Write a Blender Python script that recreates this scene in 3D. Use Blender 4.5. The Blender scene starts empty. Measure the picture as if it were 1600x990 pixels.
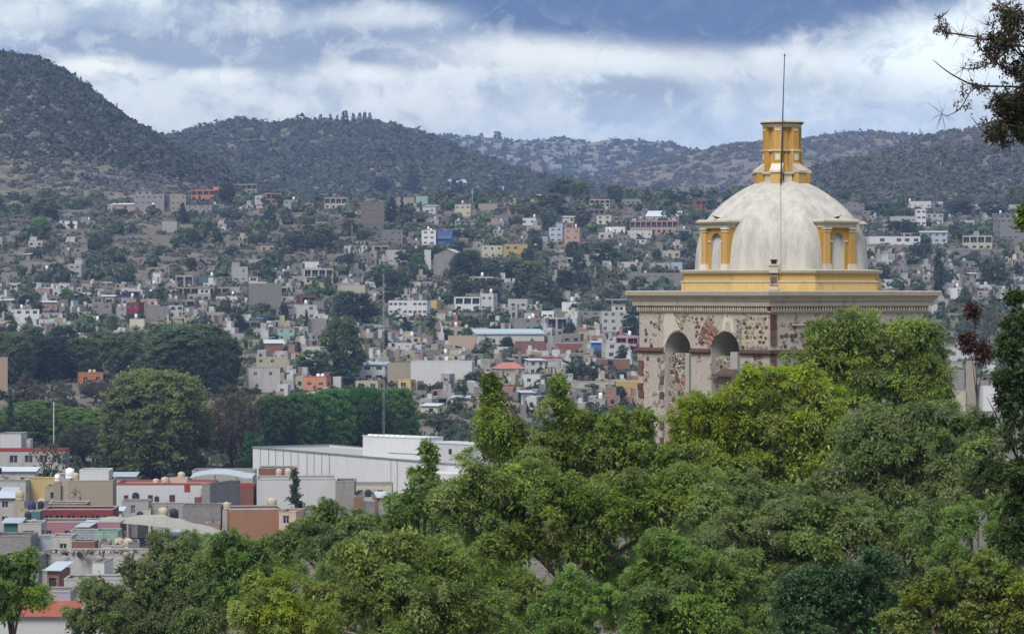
import bpy, math, random
import numpy as np
from mathutils import Vector

rng = np.random.default_rng(7)
random.seed(7)
sc = bpy.context.scene
COL = sc.collection
F = 5051.0            # focal length in pixels of the 1600 px wide photograph
CX, HY = 800.0, 455.0  # principal column, eye-level row

# ---------------------------------------------------------------- camera
cam_data = bpy.data.cameras.new("camera")
cam = bpy.data.objects.new("camera", cam_data)
COL.objects.link(cam)
cam.location = (0, 0, 0)
cam.rotation_euler = (math.radians(90), 0, 0)
cam_data.sensor_width = 36.0
cam_data.lens = F / 1600.0 * 36.0
cam_data.shift_y = -40.0 / 1600.0
cam_data.clip_start = 1.0
cam_data.clip_end = 30000.0
sc.camera = cam
sc.view_settings.view_transform = 'Standard'
sc.view_settings.look = 'None'
sc.view_settings.exposure = 1.34
sc.view_settings.gamma = 1.0
sc.cycles.use_denoising = True
sc.cycles.max_bounces = 9
sc.cycles.diffuse_bounces = 6
sc.cycles.volume_bounces = 0
sc.cycles.transparent_max_bounces = 8

# ---------------------------------------------------------------- world: overcast sky with cloud banks
SUN_EL, SUN_AZ = 50.0, 204.0       # azimuth measured clockwise from +Y (north): behind the camera, to the left
world = bpy.data.worlds.new("World")
sc.world = world
world.use_nodes = True
wn, wl = world.node_tree.nodes, world.node_tree.links
wn.clear()

class G:
    """tiny helper to write node graphs as expressions"""
    def __init__(s, tree): s.t = tree
    def n(s, typ, ins=None, **kw):
        nd = s.t.nodes.new(typ)
        for k, v in kw.items(): setattr(nd, k, v)
        for k, v in (ins or {}).items(): s.put(nd.inputs[k], v)
        return nd
    def put(s, sock, v):
        if isinstance(v, bpy.types.NodeSocket): s.t.links.new(v, sock)
        else:
            if hasattr(sock.default_value, '__len__') and len(sock.default_value) == 4 and len(v) == 3: v = (*v, 1)
            sock.default_value = v
    def m(s, op, a, b=0.0, c=0.0, clamp=False):
        nd = s.t.nodes.new('ShaderNodeMath'); nd.operation = op; nd.use_clamp = clamp
        for i, v in enumerate((a, b, c)): s.put(nd.inputs[i], v)
        return nd.outputs[0]
    def mix(s, f, a, b, blend='MIX'):
        nd = s.t.nodes.new('ShaderNodeMix'); nd.data_type = 'RGBA'; nd.blend_type = blend
        s.put(nd.inputs[0], f); s.put(nd.inputs[6], a); s.put(nd.inputs[7], b)
        return nd.outputs[2]
    def ramp(s, v, lo, hi, a=0.0, b=1.0, smooth=True):
        nd = s.t.nodes.new('ShaderNodeMapRange')
        nd.interpolation_type = 'SMOOTHSTEP' if smooth else 'LINEAR'
        for i, x in enumerate((v, lo, hi, a, b)): s.put(nd.inputs[i], x)
        return nd.outputs[0]
    def noise(s, vec, scale, detail=4, rough=0.55, dist=0.0, w=None):
        nd = s.t.nodes.new('ShaderNodeTexNoise')
        if w is not None:
            nd.noise_dimensions = '4D'; nd.inputs['W'].default_value = w
        s.put(nd.inputs['Vector'], vec)
        nd.inputs['Scale'].default_value = scale; nd.inputs['Detail'].default_value = detail
        nd.inputs['Roughness'].default_value = rough; nd.inputs['Distortion'].default_value = dist
        return nd.outputs[0]

g = G(world.node_tree)
sky = g.n('ShaderNodeTexSky')
sky.sky_type = 'NISHITA'; sky.sun_disc = False
sky.sun_elevation = math.radians(SUN_EL); sky.sun_rotation = math.radians(SUN_AZ)
tc = g.n('ShaderNodeTexCoord').outputs['Generated']
sx = g.n('ShaderNodeSeparateXYZ', {0: tc})
az = g.m('MULTIPLY', g.m('ARCTAN2', sx.outputs[0], sx.outputs[1]), 5.051)
el = g.m('MULTIPLY', g.m('ARCSINE', sx.outputs[2]), 5.051)
# (az, el) in thousandths of a radian-like unit; cloud banks stretch along the horizon
pv = g.n('ShaderNodeCombineXYZ', {0: az, 1: g.m('MULTIPLY', el, 1.3), 2: 0.0}).outputs[0]
n_big = g.noise(pv, 2.2, 6, 0.6, 0.4, w=1.3)
n_mid = g.noise(pv, 6.0, 7, 0.62, 0.5, w=4.1)
n_fine = g.noise(pv, 24.0, 8, 0.66, 0.6, w=8.2)
wob = g.m('ADD', g.m('MULTIPLY', g.m('SUBTRACT', n_mid, 0.5), 1.9), g.m('MULTIPLY', g.m('SUBTRACT', n_fine, 0.5), 1.1))

def bank(cx, cy, rx, ry, soft=0.35, wk=1.0):
    """soft-edged cloud bank round one direction of the sky (pixels of the photograph)"""
    dx = g.m('DIVIDE', g.m('SUBTRACT', az, (cx - CX) / 1000), rx / 1000)
    dy = g.m('DIVIDE', g.m('SUBTRACT', el, (HY - cy) / 1000), ry / 1000)
    r = g.m('SQRT', g.m('ADD', g.m('MULTIPLY', dx, dx), g.m('MULTIPLY', dy, dy)))
    r = g.m('ADD', r, g.m('MULTIPLY', wob, wk))
    return g.ramp(r, 1 + soft, 1 - soft)

pale = (0.35, 0.38, 0.385); pale2 = (0.225, 0.26, 0.305); greyb = (0.100, 0.130, 0.195); deep = (0.014, 0.040, 0.115); white = (0.50, 0.505, 0.465)
c = g.mix(g.ramp(g.m('ADD', g.m('MULTIPLY', n_mid, 0.72), g.m('MULTIPLY', n_fine, 0.28)), 0.43, 0.555), pale2, pale)
c = g.mix(g.m('MULTIPLY', g.ramp(n_big, 0.5, 0.68), 0.6), c, (0.42, 0.435, 0.425))
high = g.ramp(el, 0.47, 0.75)
c = g.mix(g.m('MULTIPLY', high, g.ramp(n_big, 0.42, 0.60)), c, greyb)
for args, colr, k in (
    ((380, 42, 620, 26, 0.5, 0.8), greyb, 0.55),
    ((330, 84, 470, 32, 0.28, 1.1), greyb, 0.85),
    ((700, 70, 270, 34, 0.28, 1.0), greyb, 0.8),
    ((1080, -70, 470, 150, 0.16, 0.32), deep, 1.0),
    ((640, -38, 400, 66, 0.25, 0.4), deep, 0.85),
    ((985, 156, 84, 40, 0.25, 1.0), greyb, 0.75),
    ((240, 96, 60, 26, 0.5, 0.9), greyb, 0.5),
    ((1330, 45, 95, 40, 0.5, 0.9), greyb, 0.55),
    ((165, 109, 80, 14, 0.8, 1.1), white, 0.9),
    ((350, 120, 60, 11, 0.8, 1.2), white, 0.7),
    ((560, 112, 60, 11, 0.8, 1.2), white, 0.6), ((610, 25, 90, 16, 0.8, 1.2), pale, 0.8),
    ((840, 84, 170, 24, 0.8, 1.2), white, 0.75), ((1180, 98, 190, 22, 0.8, 1.2), white, 0.45),
    ((1480, 85, 130, 60, 0.7, 0.7), (0.56, 0.61, 0.61), 0.7),
    ((40, 28, 70, 18, 0.6, 0.5), pale, 0.7),
    ((700, 190, 900, 26, 0.8, 0.5), pale2, 0.25),
    ((1250, 205, 400, 40, 0.8, 0.5), (0.27, 0.34, 0.45), 0.5),
):
    c = g.mix(g.m('MULTIPLY', bank(*args), k), c, colr)
# below the horizon: the ground-side tone of the overcast air
n_puff = g.noise(pv, 13.0, 9, 0.68, 0.8, w=3.3)
c = g.mix(g.m('MULTIPLY', g.ramp(n_puff, 0.50, 0.62), 0.34), c, (0.42, 0.44, 0.43))
c = g.mix(g.m('MULTIPLY', g.ramp(n_puff, 0.48, 0.36), 0.42), c, (0.125, 0.165, 0.235))
c = g.mix(g.m('MULTIPLY', bank(1085, -70, 440, 135, 0.2, 0.3), 0.85), c, deep)
c = g.mix(g.ramp(el, 0.02, -0.25), c, (0.25, 0.27, 0.28))
bg_sky = g.n('ShaderNodeBackground', {'Color': sky.outputs[0], 'Strength': 0.1})
bg_cl = g.n('ShaderNodeBackground', {'Color': c, 'Strength': 1.0})
mx = g.n('ShaderNodeMixShader', {0: 0.93, 1: bg_sky.outputs[0], 2: bg_cl.outputs[0]})
g.n('ShaderNodeOutputWorld', {0: mx.outputs[0]})

# ---------------------------------------------------------------- sun behind thin cloud
sl = bpy.data.lights.new("sun", 'SUN'); sl.energy = 1.5; sl.angle = math.radians(26); sl.color = (1.0, 0.955, 0.88)
sun = bpy.data.objects.new("sun", sl); COL.objects.link(sun)
_a, _e = math.radians(SUN_AZ), math.radians(SUN_EL)
sdir = Vector((math.sin(_a) * math.cos(_e), math.cos(_a) * math.cos(_e), math.sin(_e)))
sun.rotation_euler = sdir.to_track_quat('Z', 'Y').to_euler(); sun.location = (0, -50, 200)

# ---------------------------------------------------------------- helpers
def P(px, py, D):
    return Vector(((px - CX) / F * D, D, (HY - py) / F * D))

def tag(o, label=None, cat=None, group=None, kind=None):
    if label: o['label'] = label
    if cat: o['category'] = cat
    if group: o['group'] = group
    if kind: o['kind'] = kind
    return o

def empty(name, loc, rz=0.0):
    o = bpy.data.objects.new(name, None); o.empty_display_size = 0.5
    o.location = loc; o.rotation_euler = (0, 0, rz); COL.objects.link(o); return o

class MB:
    """collects faces for one mesh"""
    def __init__(s): s.v, s.f, s.sm = [], [], []
    def quad(s, *p, smooth=False):
        i = len(s.v); s.v += [tuple(q) for q in p]; s.f.append(tuple(range(i, i + len(p)))); s.sm.append(smooth)
    def box(s, x0, x1, y0, y1, z0, z1, top=1.0):
        cx, cy = (x0 + x1) / 2, (y0 + y1) / 2
        i = len(s.v)
        for z, k in ((z0, 1.0), (z1, top)):
            for x, y in ((x0, y0), (x1, y0), (x1, y1), (x0, y1)):
                s.v.append((cx + (x - cx) * k, cy + (y - cy) * k, z))
        for q in ((3, 2, 1, 0), (4, 5, 6, 7), (0, 1, 5, 4), (1, 2, 6, 5), (2, 3, 7, 6), (3, 0, 4, 7)):
            s.f.append(tuple(i + a for a in q)); s.sm.append(False)
        return s
    def obox(s, o, ux, uy, uz, x0, x1, y0, y1, z0, z1):
        """box in an oriented frame"""
        i = len(s.v)
        for z in (z0, z1):
            for x, y in ((x0, y0), (x1, y0), (x1, y1), (x0, y1)):
                s.v.append(tuple(o + ux * x + uy * y + uz * z))
        for q in ((3, 2, 1, 0), (4, 5, 6, 7), (0, 1, 5, 4), (1, 2, 6, 5), (2, 3, 7, 6), (3, 0, 4, 7)):
            s.f.append(tuple(i + a for a in q)); s.sm.append(False)
        return s
    def lathe(s, prof, n=16, cx=0, cy=0, rot=0.0, smooth=True, cap=True):
        i = len(s.v); m = len(prof)
        for r, z in prof:
            for k in range(n):
                a = rot + 2 * math.pi * k / n
                s.v.append((cx + r * math.cos(a), cy + r * math.sin(a), z))
        for j in range(m - 1):
            for k in range(n):
                a, b = i + j * n + k, i + j * n + (k + 1) % n
                s.f.append((a, b, b + n, a + n)); s.sm.append(smooth)
        if cap:
            s.f.append(tuple(i + k for k in range(n - 1, -1, -1))); s.sm.append(False)
            s.f.append(tuple(i + (m - 1) * n + k for k in range(n))); s.sm.append(False)
        return s
    def tube(s, pts, radii, n=6):
        pts = [Vector(p) for p in pts]; i0 = len(s.v)
        for j, p in enumerate(pts):
            d = (pts[min(j + 1, len(pts) - 1)] - pts[max(j - 1, 0)]).normalized()
            a = d.cross(Vector((0.3, 0.9, 0.1))); a = a.normalized() if a.length > 1e-4 else Vector((1, 0, 0))
            b = d.cross(a)
            for k in range(n):
                t = 2 * math.pi * k / n
                s.v.append(tuple(p + (a * math.cos(t) + b * math.sin(t)) * radii[j]))
        for j in range(len(pts) - 1):
            for k in range(n):
                a, b = i0 + j * n + k, i0 + j * n + (k + 1) % n
                s.f.append((a, b, b + n, a + n)); s.sm.append(True)
        s.f.append(tuple(i0 + k for k in range(n - 1, -1, -1))); s.sm.append(False)
        s.f.append(tuple(i0 + (len(pts) - 1) * n + k for k in range(n))); s.sm.append(False)
        return s
    def mesh(s, name):
        me = bpy.data.meshes.new(name); me.from_pydata(s.v, [], s.f)
        me.polygons.foreach_set('use_smooth', s.sm); me.update(); return me
    def build(s, name, mat, parent=None, loc=None, rz=None):
        o = bpy.data.objects.new(name, s.mesh(name)); COL.objects.link(o)
        if mat: o.data.materials.append(mat)
        if parent is not None: o.parent = parent
        if loc is not None: o.location = loc
        if rz is not None: o.rotation_euler = (0, 0, rz)
        return o

def link(name, me, parent=None, loc=(0, 0, 0), rot=(0, 0, 0), scale=None, mat=None):
    o = bpy.data.objects.new(name, me); COL.objects.link(o)
    if parent is not None: o.parent = parent
    o.location = loc; o.rotation_euler = rot
    if scale is not None: o.scale = scale
    if mat is not None:
        if not me.materials: me.materials.append(mat)
        o.material_slots[0].link = 'OBJECT'; o.material_slots[0].material = mat
    return o

def np_mesh(name, V, Q, tint=None, smooth=False):
    """mesh from numpy: V (n,3), Q (m,k) with k = 3 or 4, tint (m,) per-face value"""
    me = bpy.data.meshes.new(name); k = Q.shape[1]; m = Q.shape[0]
    me.vertices.add(len(V)); me.vertices.foreach_set('co', V.astype(np.float32).ravel())
    me.loops.add(m * k); me.loops.foreach_set('vertex_index', Q.astype(np.int32).ravel())
    me.polygons.add(m); me.polygons.foreach_set('loop_start', np.arange(0, m * k, k, dtype=np.int32))
    me.polygons.foreach_set('loop_total', np.full(m, k, dtype=np.int32))
    me.polygons.foreach_set('use_smooth', np.full(m, smooth))
    if tint is not None:
        a = me.attributes.new('tint', 'FLOAT', 'FACE'); a.data.foreach_set('value', tint.astype(np.float32))
    me.update(calc_edges=True)
    return me

# ---------------------------------------------------------------- materials
MATS = {}
def new_mat(name, rough=0.85):
    m = bpy.data.materials.new(name); m.use_nodes = True
    b = m.node_tree.nodes['Principled BSDF']; b.inputs['Roughness'].default_value = rough
    b.inputs['Specular IOR Level'].default_value = 0.25
    return m, G(m.node_tree), b

def wall_mat(name, col, stain=0.35, scale=0.5, bump=0.25, rough=0.9, block=False, spec=0.2):
    """painted / rendered masonry with grime streaks and blotches (wear that stays put)"""
    if name in MATS: return MATS[name]
    m, q, b = new_mat(name, rough); b.inputs['Specular IOR Level'].default_value = spec
    pos = q.n('ShaderNodeNewGeometry').outputs['Position']
    st = q.n('ShaderNodeMapping', {0: pos}); st.inputs['Scale'].default_value = (1, 1, 0.22)
    a = q.noise(st.outputs[0], scale * 2.2, 6, 0.65)
    bl = q.noise(pos, scale, 4, 0.6)
    rnd = q.n('ShaderNodeObjectInfo').outputs['Random']
    hsv = q.n('ShaderNodeHueSaturation', {'Color': (*col, 1)})
    q.put(hsv.inputs['Value'], q.ramp(rnd, 0, 1, 0.70, 1.05, False)); q.put(hsv.inputs['Saturation'], q.ramp(rnd, 0, 1, 1.1, 0.85, False))
    dark = tuple(c * 0.5 + 0.02 for c in col)
    c1 = q.mix(q.m('MULTIPLY', q.ramp(a, 0.48, 0.72), stain), hsv.outputs[0], dark)
    c1 = q.mix(q.m('MULTIPLY', q.ramp(bl, 0.45, 0.7), stain * 0.7), c1, tuple(min(1, c * 0.72 + 0.05) for c in col))
    if block:
        br = q.n('ShaderNodeTexBrick', {'Vector': q.n('ShaderNodeMapping', {0: pos, 'Rotation': (math.radians(90), 0, 0)}).outputs[0], 'Scale': 1.0, 'Mortar Size': 0.02, 'Brick Width': 0.42, 'Row Height': 0.21,
                                        'Color1': (1, 1, 1, 1), 'Color2': (0.72, 0.72, 0.74, 1), 'Mortar': (0.6, 0.6, 0.6, 1)})
        c1 = q.mix(0.8, c1, br.outputs[0], 'MULTIPLY')
    q.put(b.inputs['Base Color'], c1)
    if bump:
        bp = q.n('ShaderNodeBump', {'Strength': bump, 'Distance': 0.05, 'Height': q.noise(pos, 3.0, 5, 0.7)})
        q.put(b.inputs['Normal'], bp.outputs[0])
    MATS[name] = m
    return m

def leaf_mat(name, dark, light, trans=0.3, spec=0.25):
    if name in MATS: return MATS[name]
    m, q, b = new_mat(name, 0.55); b.inputs['Specular IOR Level'].default_value = spec
    t = q.n('ShaderNodeAttribute', attribute_name='tint').outputs['Fac']
    rnd = q.n('ShaderNodeObjectInfo').outputs['Random']
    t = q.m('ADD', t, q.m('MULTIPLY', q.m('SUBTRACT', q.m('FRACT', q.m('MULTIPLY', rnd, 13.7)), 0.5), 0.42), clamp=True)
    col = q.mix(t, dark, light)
    hsv = q.n('ShaderNodeHueSaturation', {'Color': col, 'Hue': q.ramp(rnd, 0, 1, 0.485, 0.512, False), 'Saturation': q.ramp(q.m('FRACT', q.m('MULTIPLY', rnd, 7.3)), 0, 1, 0.85, 1.1, False),
                                      'Value': q.ramp(q.m('FRACT', q.m('MULTIPLY', rnd, 3.7)), 0, 1, 0.85, 1.15, False)})
    q.put(b.inputs['Base Color'], hsv.outputs[0])
    tr = q.n('ShaderNodeBsdfTranslucent', {'Color': hsv.outputs[0]})
    ms = q.n('ShaderNodeMixShader', {0: trans, 1: b.outputs[0], 2: tr.outputs[0]})
    out = m.node_tree.nodes['Material Output']; m.node_tree.links.new(ms.outputs[0], out.inputs[0])
    MATS[name] = m
    return m

def plain_mat(name, col, rough=0.6, metal=0.0, var=0.15):
    if name in MATS: return MATS[name]
    m, q, b = new_mat(name, rough); b.inputs['Metallic'].default_value = metal
    pos = q.n('ShaderNodeNewGeometry').outputs['Position']
    q.put(b.inputs['Base Color'], q.mix(q.ramp(q.noise(pos, 1.7, 5, 0.6), 0.3, 0.7), tuple(c * (1 - var) for c in col), tuple(min(1, c * (1 + var)) for c in col)))
    MATS[name] = m
    return m

WALL = {k: wall_mat(k + '_wall', c, block=bl, stain=st) for k, c, bl, st in (
    ('grey', (0.291, 0.275, 0.259), True, 0.5), ('pale', (0.408, 0.393, 0.377), False, 0.5), ('white', (0.581, 0.581, 0.581), False, 0.22),
    ('cream', (0.471, 0.433, 0.330), False, 0.35), ('yellow', (0.487, 0.370, 0.157), False, 0.3), ('orange', (0.440, 0.165, 0.079), False, 0.3),
    ('peach', (0.456, 0.322, 0.251), False, 0.3), ('pink', (0.408, 0.212, 0.243), False, 0.3), ('rose', (0.299, 0.102, 0.134), False, 0.25), ('red', (0.233, 0.049, 0.049), False, 0.3),
    ('brick', (0.267, 0.122, 0.083), True, 0.4), ('salmon', (0.362, 0.228, 0.188), False, 0.4), ('blue', (0.063, 0.134, 0.377), False, 0.3),
    ('terracotta', (0.330, 0.170, 0.102), False, 0.4), ('sky', (0.330, 0.385, 0.440), False, 0.3), ('mint', (0.236, 0.362, 0.299), False, 0.3), ('teal', (0.063, 0.173, 0.173), False, 0.3),
    ('mauve', (0.330, 0.283, 0.330), False, 0.3), ('beige', (0.377, 0.330, 0.259), False, 0.4), ('stone', (0.267, 0.236, 0.205), True, 0.8), ('navy', (0.023, 0.031, 0.071), False, 0.3),
)}
CONC = wall_mat('concrete', (0.36, 0.35, 0.335), stain=0.5)
ROOFC = wall_mat('roof_screed', (0.44, 0.42, 0.40), stain=0.6)
REDTRIM = wall_mat('red_trim_paint', (0.33, 0.06, 0.05), stain=0.3)
TILE = wall_mat('clay_roof', (0.42, 0.13, 0.09), stain=0.5)
TIN = wall_mat('tin_sheet', (0.50, 0.56, 0.62), stain=0.4, rough=0.5, spec=0.5)
TINB = wall_mat('blue_grey_tin_sheet', (0.36, 0.48, 0.52), stain=0.35, rough=0.5, spec=0.5)
GLASS = plain_mat('dark_glass', (0.035, 0.04, 0.05), 0.15, 0.0, 0.4)
FRAME = plain_mat('window_frame_paint', (0.55, 0.55, 0.55), 0.5)
DOORM = plain_mat('door_brown', (0.16, 0.08, 0.06), 0.5)
STEEL = plain_mat('grey_steel', (0.35, 0.36, 0.37), 0.5, 0.6)
RUST = plain_mat('rusty_bar', (0.13, 0.07, 0.045), 0.8)
TANKW = plain_mat('white_tank_plastic', (0.80, 0.80, 0.80), 0.4)
TANKB = plain_mat('black_tank_plastic', (0.03, 0.03, 0.035), 0.35)
TANKC = plain_mat('beige_tank_plastic', (0.46, 0.39, 0.29), 0.5)
BARK = wall_mat('bark', (0.085, 0.065, 0.05), stain=0.6, scale=2.0, bump=0.6)
BARKG = wall_mat('grey_bark', (0.17, 0.145, 0.12), stain=0.6, scale=2.0, bump=0.6)

# ---------------------------------------------------------------- terrain
def vnoise(x, y, seed=0):
    xi, yi = np.floor(x).astype(np.int64), np.floor(y).astype(np.int64)
    fx, fy = x - xi, y - yi
    fx, fy = fx * fx * (3 - 2 * fx), fy * fy * (3 - 2 * fy)
    def h(a, b):
        n = (a * 374761393 + b * 668265263 + seed * 974711) & 0x7fffffff
        n = ((n ^ (n >> 13)) * 1274126177) & 0x7fffffff
        return ((n ^ (n >> 16)) & 0xffff) / 65535.0
    return (h(xi, yi) * (1 - fx) + h(xi + 1, yi) * fx) * (1 - fy) + (h(xi, yi + 1) * (1 - fx) + h(xi + 1, yi + 1) * fx) * fy - 0.5
def fbm(x, y, seed=0, o=4):
    s, a = 0, 1.0
    for k in range(o):
        s = s + a * vnoise(x * 2 ** k, y * 2 ** k, seed + k); a *= 0.5
    return s

BY = [-300, 0, 15, 40, 80, 120, 160, 300, 560, 650, 720, 800, 900, 1000, 1100, 1250, 1400, 1550, 1700, 1820, 1950, 2150, 2600, 4000, 9000]
BZ = [-1.8, -1.8, -5, -14, -24, -29, -33, -41, -40.5, -38.5, -36, -32.5, -28.5, -23.8, -18.5, -7.4, 6.9, 24.5, 42, 53, 53, 44, 42, 60, 150]
def sil(pts):
    xs, ys = zip(*pts); return list(xs), list(ys)
RIDGES = [  # silhouette in pixels, depth of the crest, depth of the front slope, of the back slope, floor
    (sil([(-900, 120), (-300, 60), (0, 88), (60, 96), (100, 114), (150, 148), (200, 188), (250, 219), (300, 250), (370, 284), (450, 322), (520, 345), (700, 400)]), 2450, 620, 500, 44),
    (sil([(-300, 240), (240, 212), (300, 203), (380, 197), (440, 200), (480, 192), (560, 190), (600, 196), (640, 208), (690, 223), (740, 243), (800, 262), (860, 277), (930, 292), (1100, 320), (1300, 340)]), 3400, 950, 700, 45),
    (sil([(-200, 250), (600, 226), (690, 221), (760, 222), (900, 228), (1000, 232), (1060, 235), (1130, 240), (1250, 232), (1700, 235)]), 5600, 1300, 900, 60),
    (sil([(700, 330), (900, 290), (1000, 262), (1100, 240), (1150, 229), (1200, 219), (1280, 214), (1330, 209), (1400, 213), (1450, 220), (1600, 230), (2000, 240)]), 4300, 900, 700, 55),
    (sil([(1000, 330), (1200, 300), (1300, 264), (1350, 244), (1400, 226), (1440, 212), (1480, 208), (1530, 201), (1600, 194), (1700, 182), (2300, 150)]), 3050, 420, 600, 60),
    (sil([(1000, 330), (1200, 305), (1270, 272), (1330, 252), (1400, 240), (1450, 234), (1500, 230), (1600, 222), (1800, 215), (2300, 190)]), 2650, 560, 260, 46),
]
def H(X, Y):
    X = np.asarray(X, float); Y = np.asarray(Y, float)
    u = CX + F * X / np.maximum(Y, 60.0)
    z = np.interp(Y, BY, BZ)
    und = np.clip((Y - 950) / 500, 0, 1) * np.clip((2300 - Y) / 400, 0, 1)
    z = z + und * (5.0 * fbm(X / 190 + 3, Y / 190, 11, 3) + 1.6 * fbm(X / 35, Y / 60, 19, 2))
    z = z - und * 5.5 * np.clip((u - 1150) / 300, 0, 1) * np.clip((Y - 1500) / 300, 0, 1)
    for i, ((sx_, sy_), D, Wf, Wb, fl) in enumerate(RIDGES):
        cr = (HY - np.interp(u, sx_, sy_) - (10, 8, 5, 5, 7, 5)[i]) / F * D
        t = np.where(Y < D, (Y - (D - Wf)) / Wf, (D + Wb - Y) / Wb)
        t = np.clip(t, 0, 1)
        s = np.where(Y < D, np.sin(t * math.pi / 2) ** 1.25, t * t * (3 - 2 * t))
        w = np.clip(t * 6, 0, 1) * np.clip((1 - t) * 5 + 0.12, 0, 1)
        rel = 26 if i != 2 else 40
        hz = fl + (cr - fl) * s + w * rel * (fbm(X / 170 + 9 * i, Y / 330, 31 + i, 4)) * np.clip((cr - fl) / 80, 0, 1)
        z = np.where((t > 0) & (cr > fl), np.maximum(z, hz), z)
    return z

_Ys = np.concatenate([np.arange(60, 700, 1.5), np.arange(700, 2000, 2.0), np.arange(2000, 6500, 8.0)])
def ground(px, py, y0=60):
    """where the sight line through a point of the photograph first meets the ground"""
    X = (px - CX) / F * _Ys; Z = (HY - py) / F * _Ys
    below = (Z <= H(X, _Ys)) & (_Ys >= y0)
    k = int(np.argmax(below)) if below.any() else len(_Ys) - 1
    D = float(_Ys[k])
    return Vector((float(X[k]), D, float(H(X[k], D))))

def make_terrain():
    rows = np.concatenate([np.arange(-300, 300, 20.0), np.arange(300, 900, 9.0), np.arange(900, 2000, 7.0), np.arange(2000, 3200, 12), np.arange(3200, 6301, 26)])
    s = np.linspace(-1, 1, 221); s = np.sign(s) * (0.55 * np.abs(s) + 0.45 * np.abs(s) ** 3)
    YY, SS = np.meshgrid(rows, s, indexing='ij')
    XX = SS * (420 + 0.42 * np.maximum(YY, 0))
    ZZ = H(XX, YY)
    n, m = YY.shape
    V = np.stack([XX, YY, ZZ], -1).reshape(-1, 3)
    a = (np.arange(n - 1)[:, None] * m + np.arange(m - 1)[None]).ravel()
    Q = np.stack([a, a + 1, a + m + 1, a + m], -1)
    me = np_mesh('terrain', V, Q, None, True)
    # dry grass strips: real bare zones of the spur on the right-hand hill and of the field terraces
    U = CX + F * XX / np.maximum(YY, 60)
    crest = np.clip(1 - np.abs(YY - 2640) / 75, 0, 1) * np.clip((U - 1230) / 60, 0, 1)
    spur2 = np.clip(1 - np.abs(YY - 4200) / 260, 0, 1) * np.clip((U - 950) / 80, 0, 1) * 0.25
    field = np.clip(1 - np.abs(YY - 1790) / 60, 0, 1) * np.clip(1 - np.abs(U - 800) / 130, 0, 1) * 0.8
    att = me.attributes.new('dry', 'FLOAT', 'POINT'); att.data.foreach_set('value', (crest + spur2 + field).astype(np.float32).ravel())
    o = bpy.data.objects.new('terrain', me); COL.objects.link(o); tag(o, kind='structure')
    m_, q, b = new_mat('hill_ground', 0.95); b.inputs['Specular IOR Level'].default_value = 0.05
    pos = q.n('ShaderNodeNewGeometry').outputs['Position']
    n1 = q.noise(pos, 0.010, 6, 0.6); n2 = q.noise(pos, 0.06, 6, 0.7); n3 = q.noise(pos, 0.5, 4, 0.6)
    cc = q.mix(q.ramp(n1, 0.4, 0.62), (0.165, 0.138, 0.112), (0.105, 0.105, 0.068))
    cc = q.mix(q.ramp(n2, 0.42, 0.66), cc, (0.205, 0.178, 0.148))
    cc = q.mix(q.m('MULTIPLY', q.ramp(n2, 0.62, 0.74), 0.7), cc, (0.29, 0.268, 0.24))
    cc = q.mix(q.m('MULTIPLY', q.ramp(n3, 0.5, 0.65), 0.5), cc, (0.055, 0.055, 0.035))
    dry = q.n('ShaderNodeAttribute', attribute_name='dry').outputs['Fac']
    cc = q.mix(q.m('MULTIPLY', dry, q.ramp(n2, 0.25, 0.5)), cc, (0.30, 0.245, 0.15))
    q.put(b.inputs['Base Color'], cc)
    bp = q.n('ShaderNodeBump', {'Strength': 0.7, 'Distance': 2.0, 'Height': n2}); q.put(b.inputs['Normal'], bp.outputs[0])
    me.materials.append(m_)
make_terrain()
# ---------------------------------------------------------------- vegetation
def ico(sub=0):
    t = (1 + 5 ** 0.5) / 2
    v = [(-1, t, 0), (1, t, 0), (-1, -t, 0), (1, -t, 0), (0, -1, t), (0, 1, t), (0, -1, -t), (0, 1, -t), (t, 0, -1), (t, 0, 1), (-t, 0, -1), (-t, 0, 1)]
    f = [(0, 11, 5), (0, 5, 1), (0, 1, 7), (0, 7, 10), (0, 10, 11), (1, 5, 9), (5, 11, 4), (11, 10, 2), (10, 7, 6), (7, 1, 8), (3, 9, 4), (3, 4, 2), (3, 2, 6), (3, 6, 8), (3, 8, 9), (4, 9, 5), (2, 4, 11), (6, 2, 10), (8, 6, 7), (9, 8, 1)]
    v = [np.array(p, float) / np.linalg.norm(p) for p in v]
    for _ in range(sub):
        c, nf = {}, []
        def mid(a, b):
            k = (min(a, b), max(a, b))
            if k not in c:
                p = v[a] + v[b]; v.append(p / np.linalg.norm(p)); c[k] = len(v) - 1
            return c[k]
        for a, b, d in f:
            x, y, z = mid(a, b), mid(b, d), mid(d, a)
            nf += [(a, x, z), (b, y, x), (d, z, y), (x, y, z)]
        f = nf
    return np.array(v), np.array(f)
ICO0, ICO1 = ico(0), ico(1)

def unit(v): return v / np.maximum(np.linalg.norm(v, axis=-1, keepdims=True), 1e-9)
def rand_dirs(n): return unit(rng.normal(size=(n, 3)))

def leaf_tris(p, d, nrm, L, W):
    """pointed leaves: base p, direction d, face normal nrm, length L, width W (arrays)"""
    s = unit(np.cross(d, nrm)); L = L[:, None]; W = W[:, None]
    V = np.stack([p - s * W * 0.5, p + s * W * 0.5, p + d * L], 1).reshape(-1, 3)
    return V, np.arange(len(V)).reshape(-1, 3)

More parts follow.
